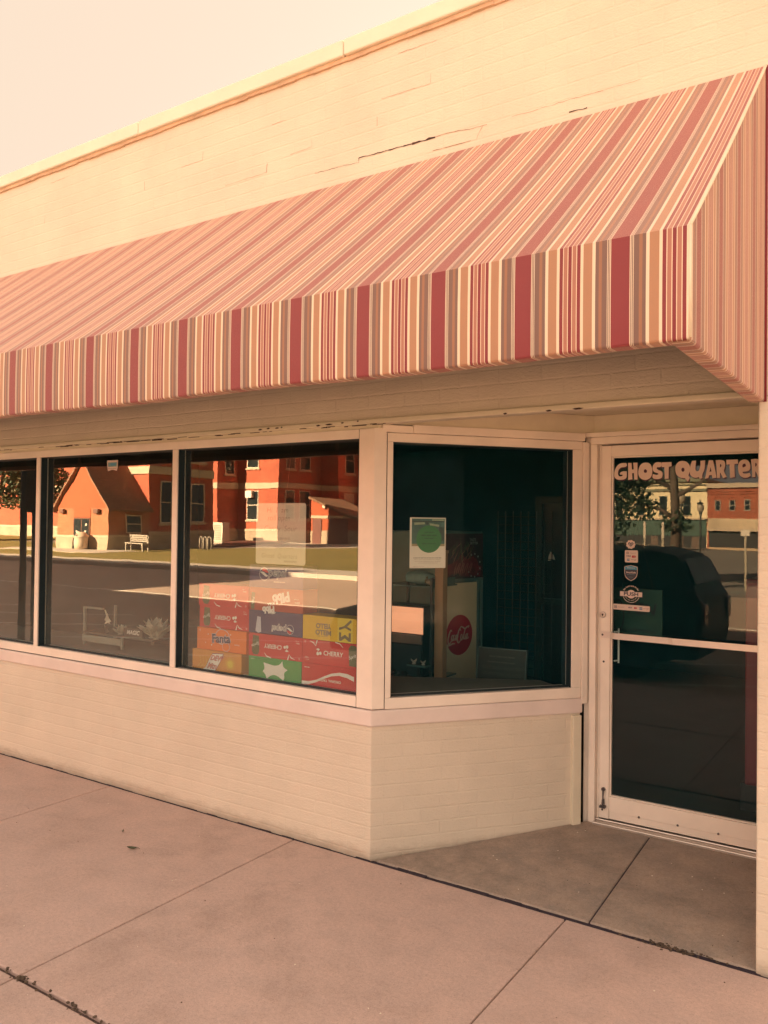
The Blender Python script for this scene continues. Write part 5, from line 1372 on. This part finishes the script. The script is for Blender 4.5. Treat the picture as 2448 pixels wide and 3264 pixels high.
BRK = mat_far_brick('courthouse_brick', (0.50, 0.115, 0.055), (0.40, 0.085, 0.045), mort=(0.42, 0.13, 0.08))
STUC = plain('orange_stucco', (0.40, 0.088, 0.034), 0.85, 0.06, 1.2)
STONE = mat_far_brick('limestone_blocks', (0.48, 0.37, 0.26), (0.40, 0.30, 0.21), 0.3, 0.7, (0.45, 0.36, 0.28))
BAND = plain('limestone_band', (0.50, 0.39, 0.28), 0.8, 0.08, 2)
SHING = mat_far_brick('roof_shingles', (0.25, 0.135, 0.08), (0.31, 0.17, 0.105), 0.14, 0.3, (0.09, 0.05, 0.035))
WG = plain('far_window_glass', (0.02, 0.026, 0.028), 0.12, 0.2, 1.5)
WF = plain('far_window_frame', (0.60, 0.52, 0.42), 0.6)
def far_window(parent, fr, u0, u1, v0, v1, sill=True, frm=WF, glass=WG):
    w = MB()
    t = 0.07
    w.fbox(fr, u0, u0 + t, v0, v1, 0, 0.05); w.fbox(fr, u1 - t, u1, v0, v1, 0, 0.05); w.fbox(fr, u0 + t, u1 - t, v1 - t, v1, 0, 0.05); w.fbox(fr, u0 + t, u1 - t, v0, v0 + t, 0, 0.05)
    w.fbox(fr, u0 + t, u1 - t, (v0 + v1) / 2 - .03, (v0 + v1) / 2 + .03, 0, 0.04)
    o = w.build('window', frm, parent)
    MB().fbox(fr, u0 + t, u1 - t, v0 + t, v1 - t, 0.002, 0.02).build('pane', glass, o)
    if sill: MB().fbox(fr, u0 - .12, u1 + .12, v0 - .14, v0 - .005, 0, 0.12).build('sill', BAND, o)
    return o
ch = thing('courthouse', 'tall red brick courthouse with stone bands reflected in the large front windows', 'building', (-45, -50, 0))
blocks = [[(-43, -34.2), (-36, -34.2), (-36, -29), (-43, -29)], [(-80, -62), (-46.1, -62), (-46.1, -44.6), (-80, -44.6)], [(-46.099, -62), (-41.65, -62), (-41.65, -47), (-46.099, -47)],
          [(-41.649, -62), (-39.8, -62), (-39.8, -52.8), (-41.649, -52.8)], [(-39.799, -62), (-30, -62), (-30, -55.6), (-39.799, -55.6)]]
hs = [9.5, 12.5, 13, 12, 12.5]
w = MB(); sb = MB(); bd = MB(); rf = MB()
for pl, h in zip(blocks, hs):
    w.prism(pl, 1.0, h)
    cx = sum(p[0] for p in pl) / 4; cy = sum(p[1] for p in pl) / 4
    def grow(d): return [(x + (d if x > cx else -d * 0), y + (d if y > cy else 0)) for x, y in pl]
    sb.prism(grow(0.08), -0.3, 0.85); bd.prism(grow(0.12), 0.851, 0.999 + .05); bd.prism(grow(0.10), 4.44, 4.92)
    rf.prism(grow(0.25), h + .001, h + .35)
w.build('wall', BRK, ch); sb.build('stone_base', STONE, ch); bd.build('stone_band', BAND, ch); rf.build('cornice', BAND, ch)
def FY(y): return Fr((0, y, 0), (-1, 0, 0), (0, 0, 1), (0, 1, 0))      # faces the shop
def FX(x): return Fr((x, 0, 0), (0, 1, 0), (0, 0, 1), (1, 0, 0))
bay = FY(-47)
far_window(ch, bay, 43.84, 45.10, 1.85, 4.30); far_window(ch, bay, 43.8, 45.13, 6.2, 8.5)
bw_ = far_window(ch, bay, 43.88, 45.14, 0.08, 0.72, False); 
acw = MB().fbox(bay, 44.35, 45.0, 3.70, 4.28, 0.0, 0.35); acw.build('window_air_conditioner', plain('ac_white', (0.72, 0.68, 0.62), 0.5), ch)
for y0, y1 in ((-49.2, -48.0), (-51.2, -49.85)):
    far_window(ch, FX(-41.65), y0, y1, 1.95, 4.30); far_window(ch, FX(-41.65), y0, y1, 6.1, 8.4)
for y0, y1 in ((-30.6, -29.75), (-33.4, -32.2)):
    far_window(ch, FX(-36), y0, y1, 1.55, 4.05); far_window(ch, FX(-36), y0, y1, 5.4, 7.6)
far_window(ch, FX(-39.8), -55.0, -53.8, 6.0, 8.2); far_window(ch, FX(-39.8), -55.0, -53.6, 2.6, 4.3, True, WF, plain('drawn_blind', (0.5, 0.42, 0.34), 0.8))
far_window(ch, FX(-46.1), -46.4, -45.4, 5.6, 8.0)

an = thing('entrance_annex', 'orange gabled brick entrance annex with dark double doors reflected in a front window', 'building', (-38.2, -27, 0))
MB().prism([(-40.54, -28.99), (-35.93, -28.99), (-35.93, -26), (-40.54, -26)], 0.78, 2.35).build('wall', mat_far_brick('annex_brick', (0.43, 0.145, 0.062), (0.37, 0.115, 0.05), 0.09, 0.28, (0.55, 0.35, 0.22)), an)
MB().prism([(-40.60, -28.99), (-35.87, -28.99), (-35.87, -25.94), (-40.60, -25.94)], -0.2, 0.66).build('stone_base', STONE, an)
MB().prism([(-40.64, -28.99), (-35.83, -28.99), (-35.83, -25.90), (-40.64, -25.90)], 0.661, 0.779).build('stone_band', BAND, an)
AF = FY(-26)
MB().ext(AF, [(35.93, 2.351), (40.54, 2.351), (38.2, 5.15)], -2.9, 0.012).build('gable', STUC, an)
r = MB()
for s_ in (1, -1):
    e = 38.235 + s_ * -2.62
    P = [(38.235, 5.16), (e, 2.10), (e - s_ * 0.02, 1.98), (38.235, 5.30)] if False else [(38.235, 5.17), (e, 2.14), (e, 2.26), (38.235, 5.31)]
    r.ext(AF, P, -2.95, 0.22)
r.build('roof', SHING, an)
c = MB().fbox(AF, 37.4, 39.1, 1.80, 2.34, 0.0, 0.03); c.build('door_panel', STUC, an)
dd = MB().fbox(AF, 37.42, 39.08, -0.1, 1.79, 0.0, 0.06); dd = dd.build('door', plain('annex_door_frame', (0.14, 0.06, 0.035), 0.5), an)
for u0, u1 in ((37.50, 38.20), (38.30, 39.0)): MB().fbox(AF, u0, u1, 0.05, 1.7, 0.061, 0.075).build('pane', WG, dd)
c = MB()
for u, v_ in ((37.75, .9), (38.45, .85), (37.7, 1.3), (38.62, .9)): c.fbox(AF, u, u + .16, v_, v_ + .14, 0.076, 0.08)
c.build('paper_notice', WF, dd)
for x in (-39.96, -36.78): 
    c = MB(); c.fbox(AF, -x - .2, -x + .2, 2.02, 2.30, 0.02, 0.22); c.build('wall_lamp', plain('lamp_bronze', (0.16, 0.07, 0.045), 0.5), an, bevel=0.05)
far_window(an, FX(-35.93), -28.4, -27.2, 0.9, 2.0, False)

tc_ = thing('trash_can', 'beige domed trash can by the annex doors, seen in the glass', 'trash can', (-37.42, -25.35, 0))
TCM = plain('can_beige', (0.58, 0.46, 0.34), 0.7)
MB().lathe([(.36, -.01), (.40, .3), (.42, .62), (.42, .64)], (-37.42, -25.35, 0), 'z', 24).build('bin', TCM, tc_, smooth=True)
MB().lathe([(.45, .641), (.46, .70), (.40, .80), (.30, .90), (.18, .965), (.02, .98)], (-37.42, -25.35, 0), 'z', 24).build('lid', TCM, tc_, smooth=True)
MB().box(-37.56, -37.28, -24.97, -24.93, .70, .84).build('flap', plain('flap_dark', (0.1, 0.07, 0.05), .6), tc_)
bn = thing('bench', 'white slatted bench on the lawn edge beside the annex, seen in the glass', 'bench', (-34.1, -26.5, 0))
BW = plain('bench_white', (0.36, 0.31, 0.25), 0.6)
MB().box(-34.9, -33.3, -26.7, -26.25, .38, .43).build('seat', BW, bn)
c = MB()
for i in range(4): c.box(-34.9, -33.3, -26.72, -26.68, .50 + .1 * i, .57 + .1 * i)
c.build('backrest', BW, bn)
for x in (-34.85, -33.41):
    for y in (-26.7, -26.3): MB().box(x, x + .06, y, y + .05, -.02, .38 if y > -26.5 else .88).build('leg', BW, bn)
acu = thing('air_conditioner', 'pale outdoor air conditioner cabinet beside the courthouse bay', 'air conditioner', (-44.8, -43.6, 0))
ACM = plain('ac_cream', (0.70, 0.60, 0.48), 0.6)
MB().box(-45.4, -44.2, -44.1, -43.3, .06, 1.52).build('cabinet', ACM, acu, bevel=.03)
c = MB()
for i in range(9): c.box(-45.25, -44.35, -43.3, -43.27, .2 + .13 * i, .26 + .13 * i)
c.build('grille', plain('ac_grille', (0.3, 0.24, 0.19), .6), acu)
MB().box(-45.6, -44.0, -44.3, -43.1, -.1, .06).build('pad', CONC, acu)
rk = thing('bike_rack', 'white looped bicycle rack on the courthouse lawn, seen in the glass', 'bicycle rack', (-32.8, -30.5, 0))
for i in range(3):
    x = -33.3 + .35 * i
    MB().tube([(x, -30.5, -.02), (x, -30.5, .6)] + [(x + .13 - .13 * cos(a), -30.5, .6 + .13 * sin(a)) for a in (rad(45), rad(90), rad(135))] + [(x + .26, -30.5, .6), (x + .26, -30.5, -.02)], .03, 8).build('hoop', BW, rk, smooth=True)
shd = thing('utility_shed', 'low orange lean-to shed with a roller door beside the courthouse', 'shed', (-36.9, -50, 0))
SF = FY(-48.5)
MB().ext(SF, [(34.42, 1.05), (39.3, 1.05), (39.3, 3.5), (34.42, 1.80)], -3.8, 0).build('wall', STUC, shd)
MB().fbox(SF, 34.40, 39.32, -.1, 1.0495, -3.8, 0.03).build('stone_base', STONE, shd)
MB().fbox(SF, 34.44, 39.28, 2.05, 2.28, 0.001, 0.06).build('lintel', BAND, shd)
MB().ext(SF, [(34.2, 1.74), (39.4, 3.56), (39.4, 3.72), (34.2, 1.90)], -4.2, 0.3).build('roof', SHING, shd)
MB().fbox(SF, 38.25, 39.1, -.05, 2.0, 0.031, 0.07).build('side_door', plain('shed_door_brown', (0.16, 0.05, 0.035), .6), shd)
RD = MB()
for i in range(14): RD.fbox(SF, 35.65, 37.5, -.05 + .146 * i, .085 + .146 * i, 0.031, 0.075)
RD.build('roller_door', plain('roller_brown', (0.20, 0.065, 0.045), .5), shd)
MB().fbox(SF, 37.8, 38.05, 2.85, 3.05, 0, .22).build('wall_lamp', WF, shd)

def leaves(c, ctr, rad3, n, s, m=0, nm=1):
    ctr = Vector(ctr)
    for i in range(n):
        while True:
            p = Vector((random.uniform(-1, 1), random.uniform(-1, 1), random.uniform(-1, 1)))
            if 0.2 < p.length < 1: break
        p = p * (0.72 + 0.28 * random.random())
        q = ctr + Vector((p.x * rad3[0], p.y * rad3[1], p.z * rad3[2]))
        a = Vector((random.gauss(0, 1), random.gauss(0, 1), random.gauss(0, 1))).normalized(); b_ = a.orthogonal().normalized()
        t = a.cross(b_); k = s * random.uniform(.6, 1.4)
        c.add([q - b_ * k, q + t * k * .6, q + b_ * k, q - t * k * .6], [(0, 1, 2, 3)], m + random.randrange(nm))
LF = [plain('leaf_dark', (0.028, 0.045, 0.018), .7, .3, 1), plain('leaf_mid', (0.055, 0.08, 0.022), .7, .3, 1), plain('leaf_warm', (0.13, 0.10, 0.04), .7, .3, 1)]
BARK = plain('bark', (0.10, 0.07, 0.05), .9, .3, 3)
def tree(x, y, z0, h, trunk_r, clumps, s, label, mats, limbs=(), n=420):
    t = thing('shade_tree', label, 'tree', (x, y, z0), 'trees across the street')
    c = MB().tube([(x, y, z0 - .1), (x + .05, y, z0 + h * .25), (x - .04, y + .03, z0 + h * .55), (x + .06, y, z0 + h * .85)], [trunk_r * 1.25, trunk_r, trunk_r * .75, trunk_r * .3], 10)
    for p in limbs: c.tube(p, [trunk_r * .55, trunk_r * .4, trunk_r * .15][:len(p)], 8)
    c.build('trunk', BARK, t, smooth=True)
    c = MB()
    for (cx, cy, cz, r) in clumps: leaves(c, (cx, cy, cz), (r, r, r * .8), int(n * r * r), s, 0, len(mats))
    c.build('crown', mats, t)
    return t
tree(-61, -38, 0, 9, .3, [(-61 + 3 * cos(a), -38 + 2.5 * sin(a * 1.3), 4.6 + 1.2 * sin(a * 2.1), 1.7) for a in range(9)] + [(-60, -37, 7, 2.2), (-63, -38, 6.5, 2)], .16, 'green and brown leafed tree at the far left of the street, seen in the glass', [LF[1], LF[2]], n=170)
tree(-58, -32.5, 0, 8, .28, [(-58 + 2.4 * cos(a), -32.5 + 2 * sin(a * 1.7), 5.0 + 1.4 * sin(a * 2.3), 1.6) for a in range(8)] + [(-58, -32, 7, 1.8)], .15, 'dark leafed tree behind the gabled annex, seen in the glass', [LF[0], LF[2]], n=170)
tree(-3.62, -18.6, 0, 6.5, .13, [(-5.4, -18.6, 3.6, 1.3), (-5.2, -18.7, 3.0, 1.0), (-6.0, -18.6, 4.3, 1.3), (-5.0, -18.6, 4.2, 1.0), (-6.2, -18.7, 1.3, 1.0), (-5.5, -18.7, 1.9, 0.8), (-5.0, -18.7, 2.5, .85), (-6.3, -18.5, 3.2, 1.4), (-4.6, -18.4, 4.6, 1.3), (-5.9, -18.7, 5.2, 1.4), (-4.5, -18.6, 2.2, .55), (-6.4, -18.6, 2.0, .9), (-3.6, -18.7, 1.75, .55), (-3.2, -18.6, 6.2, 1.2), (-4.2, -18.6, 3.2, .6)], .075, 'dark street tree with a bare forked trunk, seen in the door glass', [LF[0]],
     [[(-3.63, -18.6, 2.5), (-3.0, -18.6, 2.85), (-2.3, -18.6, 3.35)], [(-3.62, -18.6, 2.7), (-4.4, -18.6, 3.2), (-5.3, -18.6, 3.6)], [(-3.62, -18.6, 1.9), (-4.0, -18.6, 2.15), (-4.5, -18.6, 2.3)]], n=560)
cf = thing('evergreen_tree', 'dense dark evergreen left of the forked tree, seen in the door glass', 'tree', (-6.9, -19.6, 0))
MB().tube([(-6.9, -19.6, -.1), (-6.9, -19.6, 7)], [.16, .03], 8).build('trunk', BARK, cf)
c = MB()
for i in range(40):
    z = .35 + 6.6 * (i / 40); r = 1.55 * (1 - (i / 41)) ** .75 + .12
    leaves(c, (-6.9 + random.uniform(-.1, .1), -19.6, z), (r, r, .32), int(70 * r + 14), .10, 0, 2)
c.build('crown', [LF[0], LF[0]], cf)

# far row of shops
bs = thing('brick_store', 'two storey red brick store with three small upper windows, seen in the door glass', 'building', (-12, -102, -1.05))
BF = FY(-98); DBR = mat_far_brick('store_brick', (0.44, 0.125, 0.06), (0.36, 0.095, 0.05), mort=(0.36, 0.14, 0.09))
MB().prism([(-19.29, -112), (-5.5, -112), (-5.5, -98), (-19.29, -98)], -1.2, 6.85).build('wall', DBR, bs)
MB().fbox(BF, 5.4, 19.35, 6.4, 6.95, 0.001, .35).build('cornice', BAND, bs)
c = MB(); c.fbox(BF, 5.5, 19.28, 5.95, 6.05, .001, .12); c.fbox(BF, 5.5, 19.28, 5.65, 5.75, .001, .1); c.build('brick_course', DBR, bs)
for u in (17.79, 16.10, 14.41, 12.72, 11.03, 9.3):
    far_window(bs, BF, u, u + .66, 3.69, 4.98, False, BW)
    c = MB(); 
    for i in range(6):
        a0, a1 = rad(30 + 20 * i), rad(50 + 20 * i)
        c.ext(BF, [(u + .33 + .62 * cos(a0), 5.02 + .40 * sin(a0)), (u + .33 + .62 * cos(a1), 5.02 + .40 * sin(a1)), (u + .33 + .50 * cos(a1), 5.02 + .30 * sin(a1)), (u + .33 + .50 * cos(a0), 5.02 + .30 * sin(a0))], .001, .08)
    c.build('window_arch', DBR, bs)
MB().fbox(BF, 5.6, 19.2, 1.55, 2.75, .001, .18).build('sign_band', plain('weathered_sign_board', (0.55, 0.42, 0.28), .8, .3, .6), bs)
MB().fbox(BF, 5.5, 19.25, 1.25, 1.54, .001, .6).build('canopy', BAND, bs)
sf = MB().fbox(BF, 5.7, 19.1, -.75, 1.249, .001, .05).build('shopfront', plain('shopfront_dark', (0.03, 0.026, 0.024), .3), bs)
MB().fbox(BF, 5.7, 19.1, -1.15, -.76, .001, .16).build('stall_riser', plain('riser_tan', (0.45, 0.32, 0.2), .8), bs)
cs = thing('cream_store', 'cream two storey store with banded cornice and tall dark windows, seen in the door glass', 'building', (-26, -103, -1.05))
CW = plain('cream_render', (0.80, 0.66, 0.42), .85, .06, .5)
MB().prism([(-34, -112), (-19.30, -112), (-19.30, -98), (-34, -98)], -1.2, 7.6).build('wall', CW, cs)
c = MB(); c.fbox(BF, 19.31, 34.05, 7.2, 7.7, .001, .5); c.fbox(BF, 19.31, 34.05, 6.05, 6.35, .001, .25); c.fbox(BF, 19.31, 34.05, 6.75, 6.9, .001, .2); c.build('cornice', plain('cornice_green', (0.20, 0.19, 0.12), .8), cs)
for u in (21.24, 24.0, 26.8, 29.6): far_window(cs, BF, u, u + .9, 3.1, 5.45, True, plain('dark_sash', (0.08, 0.09, 0.07), .6))
MB().fbox(BF, 19.4, 34, 2.55, 2.75, .001, .35).build('ledge', BAND, cs)
MB().fbox(BF, 19.4, 34, .6, 2.54, .001, .12).build('fascia', plain('fascia_green', (0.035, 0.075, 0.05), .6), cs)
MB().fbox(BF, 19.4, 34, -1.1, .59, .001, .06).build('shopfront', plain('shopfront_dark', (0.03, 0.026, 0.024), .3), cs)
for u in (20.2, 22.0, 25): MB().fbox(BF, u, u + .9, -1.05, .5, .061, .09).build('shop_door', plain('shop_door_brown', (0.12, 0.07, 0.045), .6), cs)
hs_ = thing('tan_house', 'low tan house with white sash windows at the far left, seen in the glass', 'house', (-80, -50, -0.2))
HF = FY(-45)
MB().prism([(-95, -55), (-66, -55), (-66, -45), (-95, -45)], -.3, 3.4).build('wall', plain('tan_siding', (0.46, 0.33, 0.20), .85, .06, .6), hs_)
MB().ext(FX(-65.5), [(-55.6, 3.3), (-44.4, 3.3), (-50, 6.2)], -30, 0).build('roof', SHING, hs_)
for u in (75.3, 70.5, 81): far_window(hs_, HF, u, u + 1.55, .55, 2.05, True, BW)
nb = thing('neighbour_building', 'two storey brick building along the street left of the shop', 'building', (-35, 6, 0))
MB().prism([(-48, 0.2), (-22, 0.2), (-22, 12), (-48, 12)], -.2, 7.6).build('wall', DBR, nb)
MB().box(-48.2, -21.8, 0, 12.2, 7.601, 7.85).build('cornice', BAND, nb)
NF = Fr((0, 0.2, 0), (1, 0, 0), (0, 0, 1))
for u in range(6): far_window(nb, NF, -46.5 + 4.1 * u, -45.2 + 4.1 * u, 4.4, 6.4); far_window(nb, NF, -47 + 4.1 * u, -44.4 + 4.1 * u, .6, 2.9)

nb2 = thing('next_door_shop', 'single storey painted shop joining the left end of the awning shop', 'building', (-15, 6, 0))
MB().prism([(-21.95, 0.1), (-8.05, 0.1), (-8.05, 12), (-21.95, 12)], -.2, 4.05).build('wall', plain('next_door_paint', (0.5, 0.42, 0.33), .8), nb2)
MB().box(-21.97, -8.03, 0.05, 12.05, 4.051, 4.2).build('coping', BAND, nb2)
NG = Fr((0, 0.1, 0), (1, 0, 0), (0, 0, 1))
for u in range(3): far_window(nb2, NG, -21 + 4.4 * u, -17.6 + 4.4 * u, .7, 2.6)
# street lamps, sign posts
def lamp(x, y, top, label):
    z0 = -.16 + gh(x, y); t = thing('street_lamp', label, 'street lamp', (x, y, z0), 'old style street lamps'); LM_ = plain('lamp_iron', (0.035, 0.035, 0.03), .5)
    MB().lathe([(.17, z0), (.17, z0 + .15), (.10, z0 + .5), (.06, z0 + .6), (.05, top - .75), (.09, top - .7), (.06, top - .6)], (x, y, 0), 'z', 14).build('post', LM_, t)
    MB().lathe([(.09, top - .599), (.17, top - .5), (.19, top - .3), (.13, top - .12)], (x, y, 0), 'z', 14).build('globe', plain('lamp_globe', (0.35, 0.28, 0.2), .4), t, smooth=True)
    MB().lathe([(.21, top - .12), (.12, top - .04), (.03, top), (.03, top + .1), (.005, top + .16)], (x, y, 0), 'z', 14).build('cap', LM_, t)
lamp(-8.2, -43.0, 3.1, 'street lamp standing before the cream store wall, right of the other lamp')
lamp(-7.1, -34.0, 3.35, 'street lamp close to the forked tree trunk, left of the other lamp')
def signpost(x, y, top, w, h, label, yaw, zb=-.02):
    t = thing('sign_post', label, 'sign post', (x, y, zb), 'parking sign posts')
    MB().box(x - .025, x + .025, y - .02, y + .02, zb, top).build('post', plain('galvanised_post', (0.30, 0.25, 0.18), .5, metal=.3), t)
    fr = Fr((x, y + .03, top - h), (cos(yaw), sin(yaw), 0), (0, 0, 1)); MB().fbox(fr, -w / 2, w / 2, 0, h, -.006, .006).build('plate', WF, t)
signpost(-4.16, -17.6, 1.79, .14, .46, 'parking sign post left of its twin across the street, seen in the door', .9)
signpost(-3.66, -17.6, 1.79, .14, .46, 'parking sign post right of its twin across the street, seen in the door', .9)
signpost(-1.58, -17.7, 1.60, .22, .16, 'low sign post before the red brick store, seen in the door', 0)
ss = thing('street_sign', 'dark twin post street sign by the kerb at the far left, seen in the glass', 'street sign', (-7.55, -2.9, 0))
SG = plain('sign_back_dark', (0.03, 0.04, 0.045), .5)
for x in (-7.67, -7.40): MB().tube([(x, -2.9, 0), (x, -2.9, 3.0 if x < -7.5 else 1.74)], .045, 10).build('post', SG, ss, smooth=True)
MB().box(-7.60, -7.20, -2.93, -2.88, 1.74, 2.75).build('panel', SG, ss, bevel=.01)

# small hatchback parked at the kerb before the door
car = thing('parked_car', 'dark blue hatchback parked at the kerb, reflected in the shop door', 'car', (-1.5, -5.1, -0.14))
PAINT = plain('dark_blue_paint', (0.005, 0.010, 0.015), .5, .05, 3, spec=.25); CG = plain('car_glass', (0.008, 0.018, 0.024), .3, .1, 1, spec=.25)
Z0 = -.14; YC = -5.1; HW = .84
def loft(sections):
    c = MB(); k = len(sections[0])
    for sct in sections: c.v += [Vector(p) for p in sct]
    for i in range(len(sections) - 1):
        for j in range(k): c.f.append([i * k + j, i * k + (j + 1) % k, (i + 1) * k + (j + 1) % k, (i + 1) * k + j]); c.mi.append(0)
    c.f.append(list(range(k))[::-1]); c.mi.append(0); c.f.append([(len(sections) - 1) * k + j for j in range(k)]); c.mi.append(0)
    return c
bp = [(-3.40, .30), (-3.42, .55), (-3.30, .78), (-2.45, .96), (-.0, 1.06), (.36, 1.08), (.45, .95), (.47, .55), (.42, .28)]
def sec(y, inset, zr): return [(x + (inset if x < -2 else -inset if x > .2 else 0), y, Z0 + z - zr * (z > .9)) for x, z in bp]
loft([sec(YC - HW, .10, .05), sec(YC - HW + .06, .02, .0), sec(YC, 0, -.01), sec(YC + HW - .06, .02, .0), sec(YC + HW, .10, .05)]).build('body', PAINT, car, smooth=False, bevel=.02)
cp = [(-2.45, .95), (-1.55, 1.46), (-1.2, 1.53), (-.1, 1.54), (.15, 1.48), (.37, 1.07)]
def csec(y, f): return [(x, y, Z0 + (z if z < 1.1 else 1.07 + (z - 1.07) * f)) for x, z in cp]
loft([csec(YC - HW + .06, .0), csec(YC - HW + .16, .93), csec(YC - .3, 1.0), csec(YC + .3, 1.0), csec(YC + HW - .16, .93), csec(YC + HW - .06, .0)]).build('roof', PAINT, car, bevel=.02)
for sgn in (1, -1):
    y0, y1 = YC + sgn * (HW - .055), YC + sgn * (HW - .155)
    for pts in ([(-2.15, 1.08), (-1.25, 1.08), (-1.25, 1.44), (-1.50, 1.40)], [(-1.19, 1.08), (-.40, 1.09), (-.40, 1.45), (-1.19, 1.45)], [(-.33, 1.09), (.20, 1.10), (.06, 1.36), (-.10, 1.44), (-.33, 1.45)]):
        f = lambda z: y0 + (y1 - y0) * (z - 1.07) / .42 + sgn * .012
        c = MB(); c.add([(x, f(z), Z0 + z) for x, z in pts] + [(x, f(z) - sgn * .02, Z0 + z) for x, z in pts], [list(range(len(pts))), list(range(2 * len(pts) - 1, len(pts) - 1, -1))] + [(i, (i + 1) % len(pts), (i + 1) % len(pts) + len(pts), i + len(pts)) for i in range(len(pts))])
        c.build('side_window', CG, car)
    for x in (-2.6, -.36):
        yw = YC + sgn * (HW - .10)
        t = MB().lathe([(.20, -.10), (.29, -.105), (.315, -.08), (.315, .08), (.29, .105), (.20, .10)], (x, yw, Z0 + .315), 'y', 28).build('wheel', plain('tyre_rubber', (0.02, 0.02, 0.02), .8), car, smooth=True)
        c = MB(); yo = yw + sgn * .108; fr = Fr((x, yo, Z0 + .315), (1, 0, 0), (0, 0, 1), (0, sgn, 0))
        for k in range(5):
            a = 2 * pi * k / 5; c.fpoly(fr, [(.03 * cos(a - 1), .03 * sin(a - 1)), (.19 * cos(a - .16), .19 * sin(a - .16)), (.19 * cos(a + .16), .19 * sin(a + .16)), (.03 * cos(a + 1), .03 * sin(a + 1))], 0, 0, .012)
        c.disc(fr, 0, 0, .05, 0.004, 0, 16, th=.012)
        for k in range(28):
            a, b_ = 2 * pi * k / 28, 2 * pi * (k + 1) / 28; c.fpoly(fr, [(.18 * cos(a), .18 * sin(a)), (.205 * cos(a), .205 * sin(a)), (.205 * cos(b_), .205 * sin(b_)), (.18 * cos(b_), .18 * sin(b_))], 0, 0, .014)
        c.build('rim', plain('rim_alloy', (0.06, 0.065, 0.07), .5, metal=.3), t)
    c = MB().box(-3.40, -3.28, YC + sgn * .55 - .14, YC + sgn * .55 + .14, Z0 + .60, Z0 + .74); c.build('headlight', WF, car, bevel=.02)
    c = MB().box(.40, .475, YC + sgn * .66 - .10, YC + sgn * .66 + .10, Z0 + .66, Z0 + .92); c.build('tail_light', plain('tail_red', (0.05, 0.005, 0.005), .3), car, bevel=.02)
    c = MB().box(-1.95, -1.80, YC + sgn * .88 - .07, YC + sgn * .88 + .07, Z0 + 1.02, Z0 + 1.14); c.build('wing_mirror', PAINT, car, bevel=.03)
c = MB(); c.add([(.20, YC - .62, Z0 + 1.42), (.20, YC + .62, Z0 + 1.42), (.345, YC + .70, Z0 + 1.13), (.345, YC - .70, Z0 + 1.13)], [(0, 1, 2, 3)]); 
for v_ in c.v: v_.x += .025
c.build('rear_window', CG, car)
c = MB(); c.add([(-1.62, YC - .60, Z0 + 1.44), (-1.62, YC + .60, Z0 + 1.44), (-2.33, YC + .70, Z0 + 1.03), (-2.33, YC - .70, Z0 + 1.03)], [(0, 1, 2, 3)])
for v_ in c.v: v_.z += .02
c.build('windscreen', CG, car)

for o in [car] : o.location.x -= 0.25
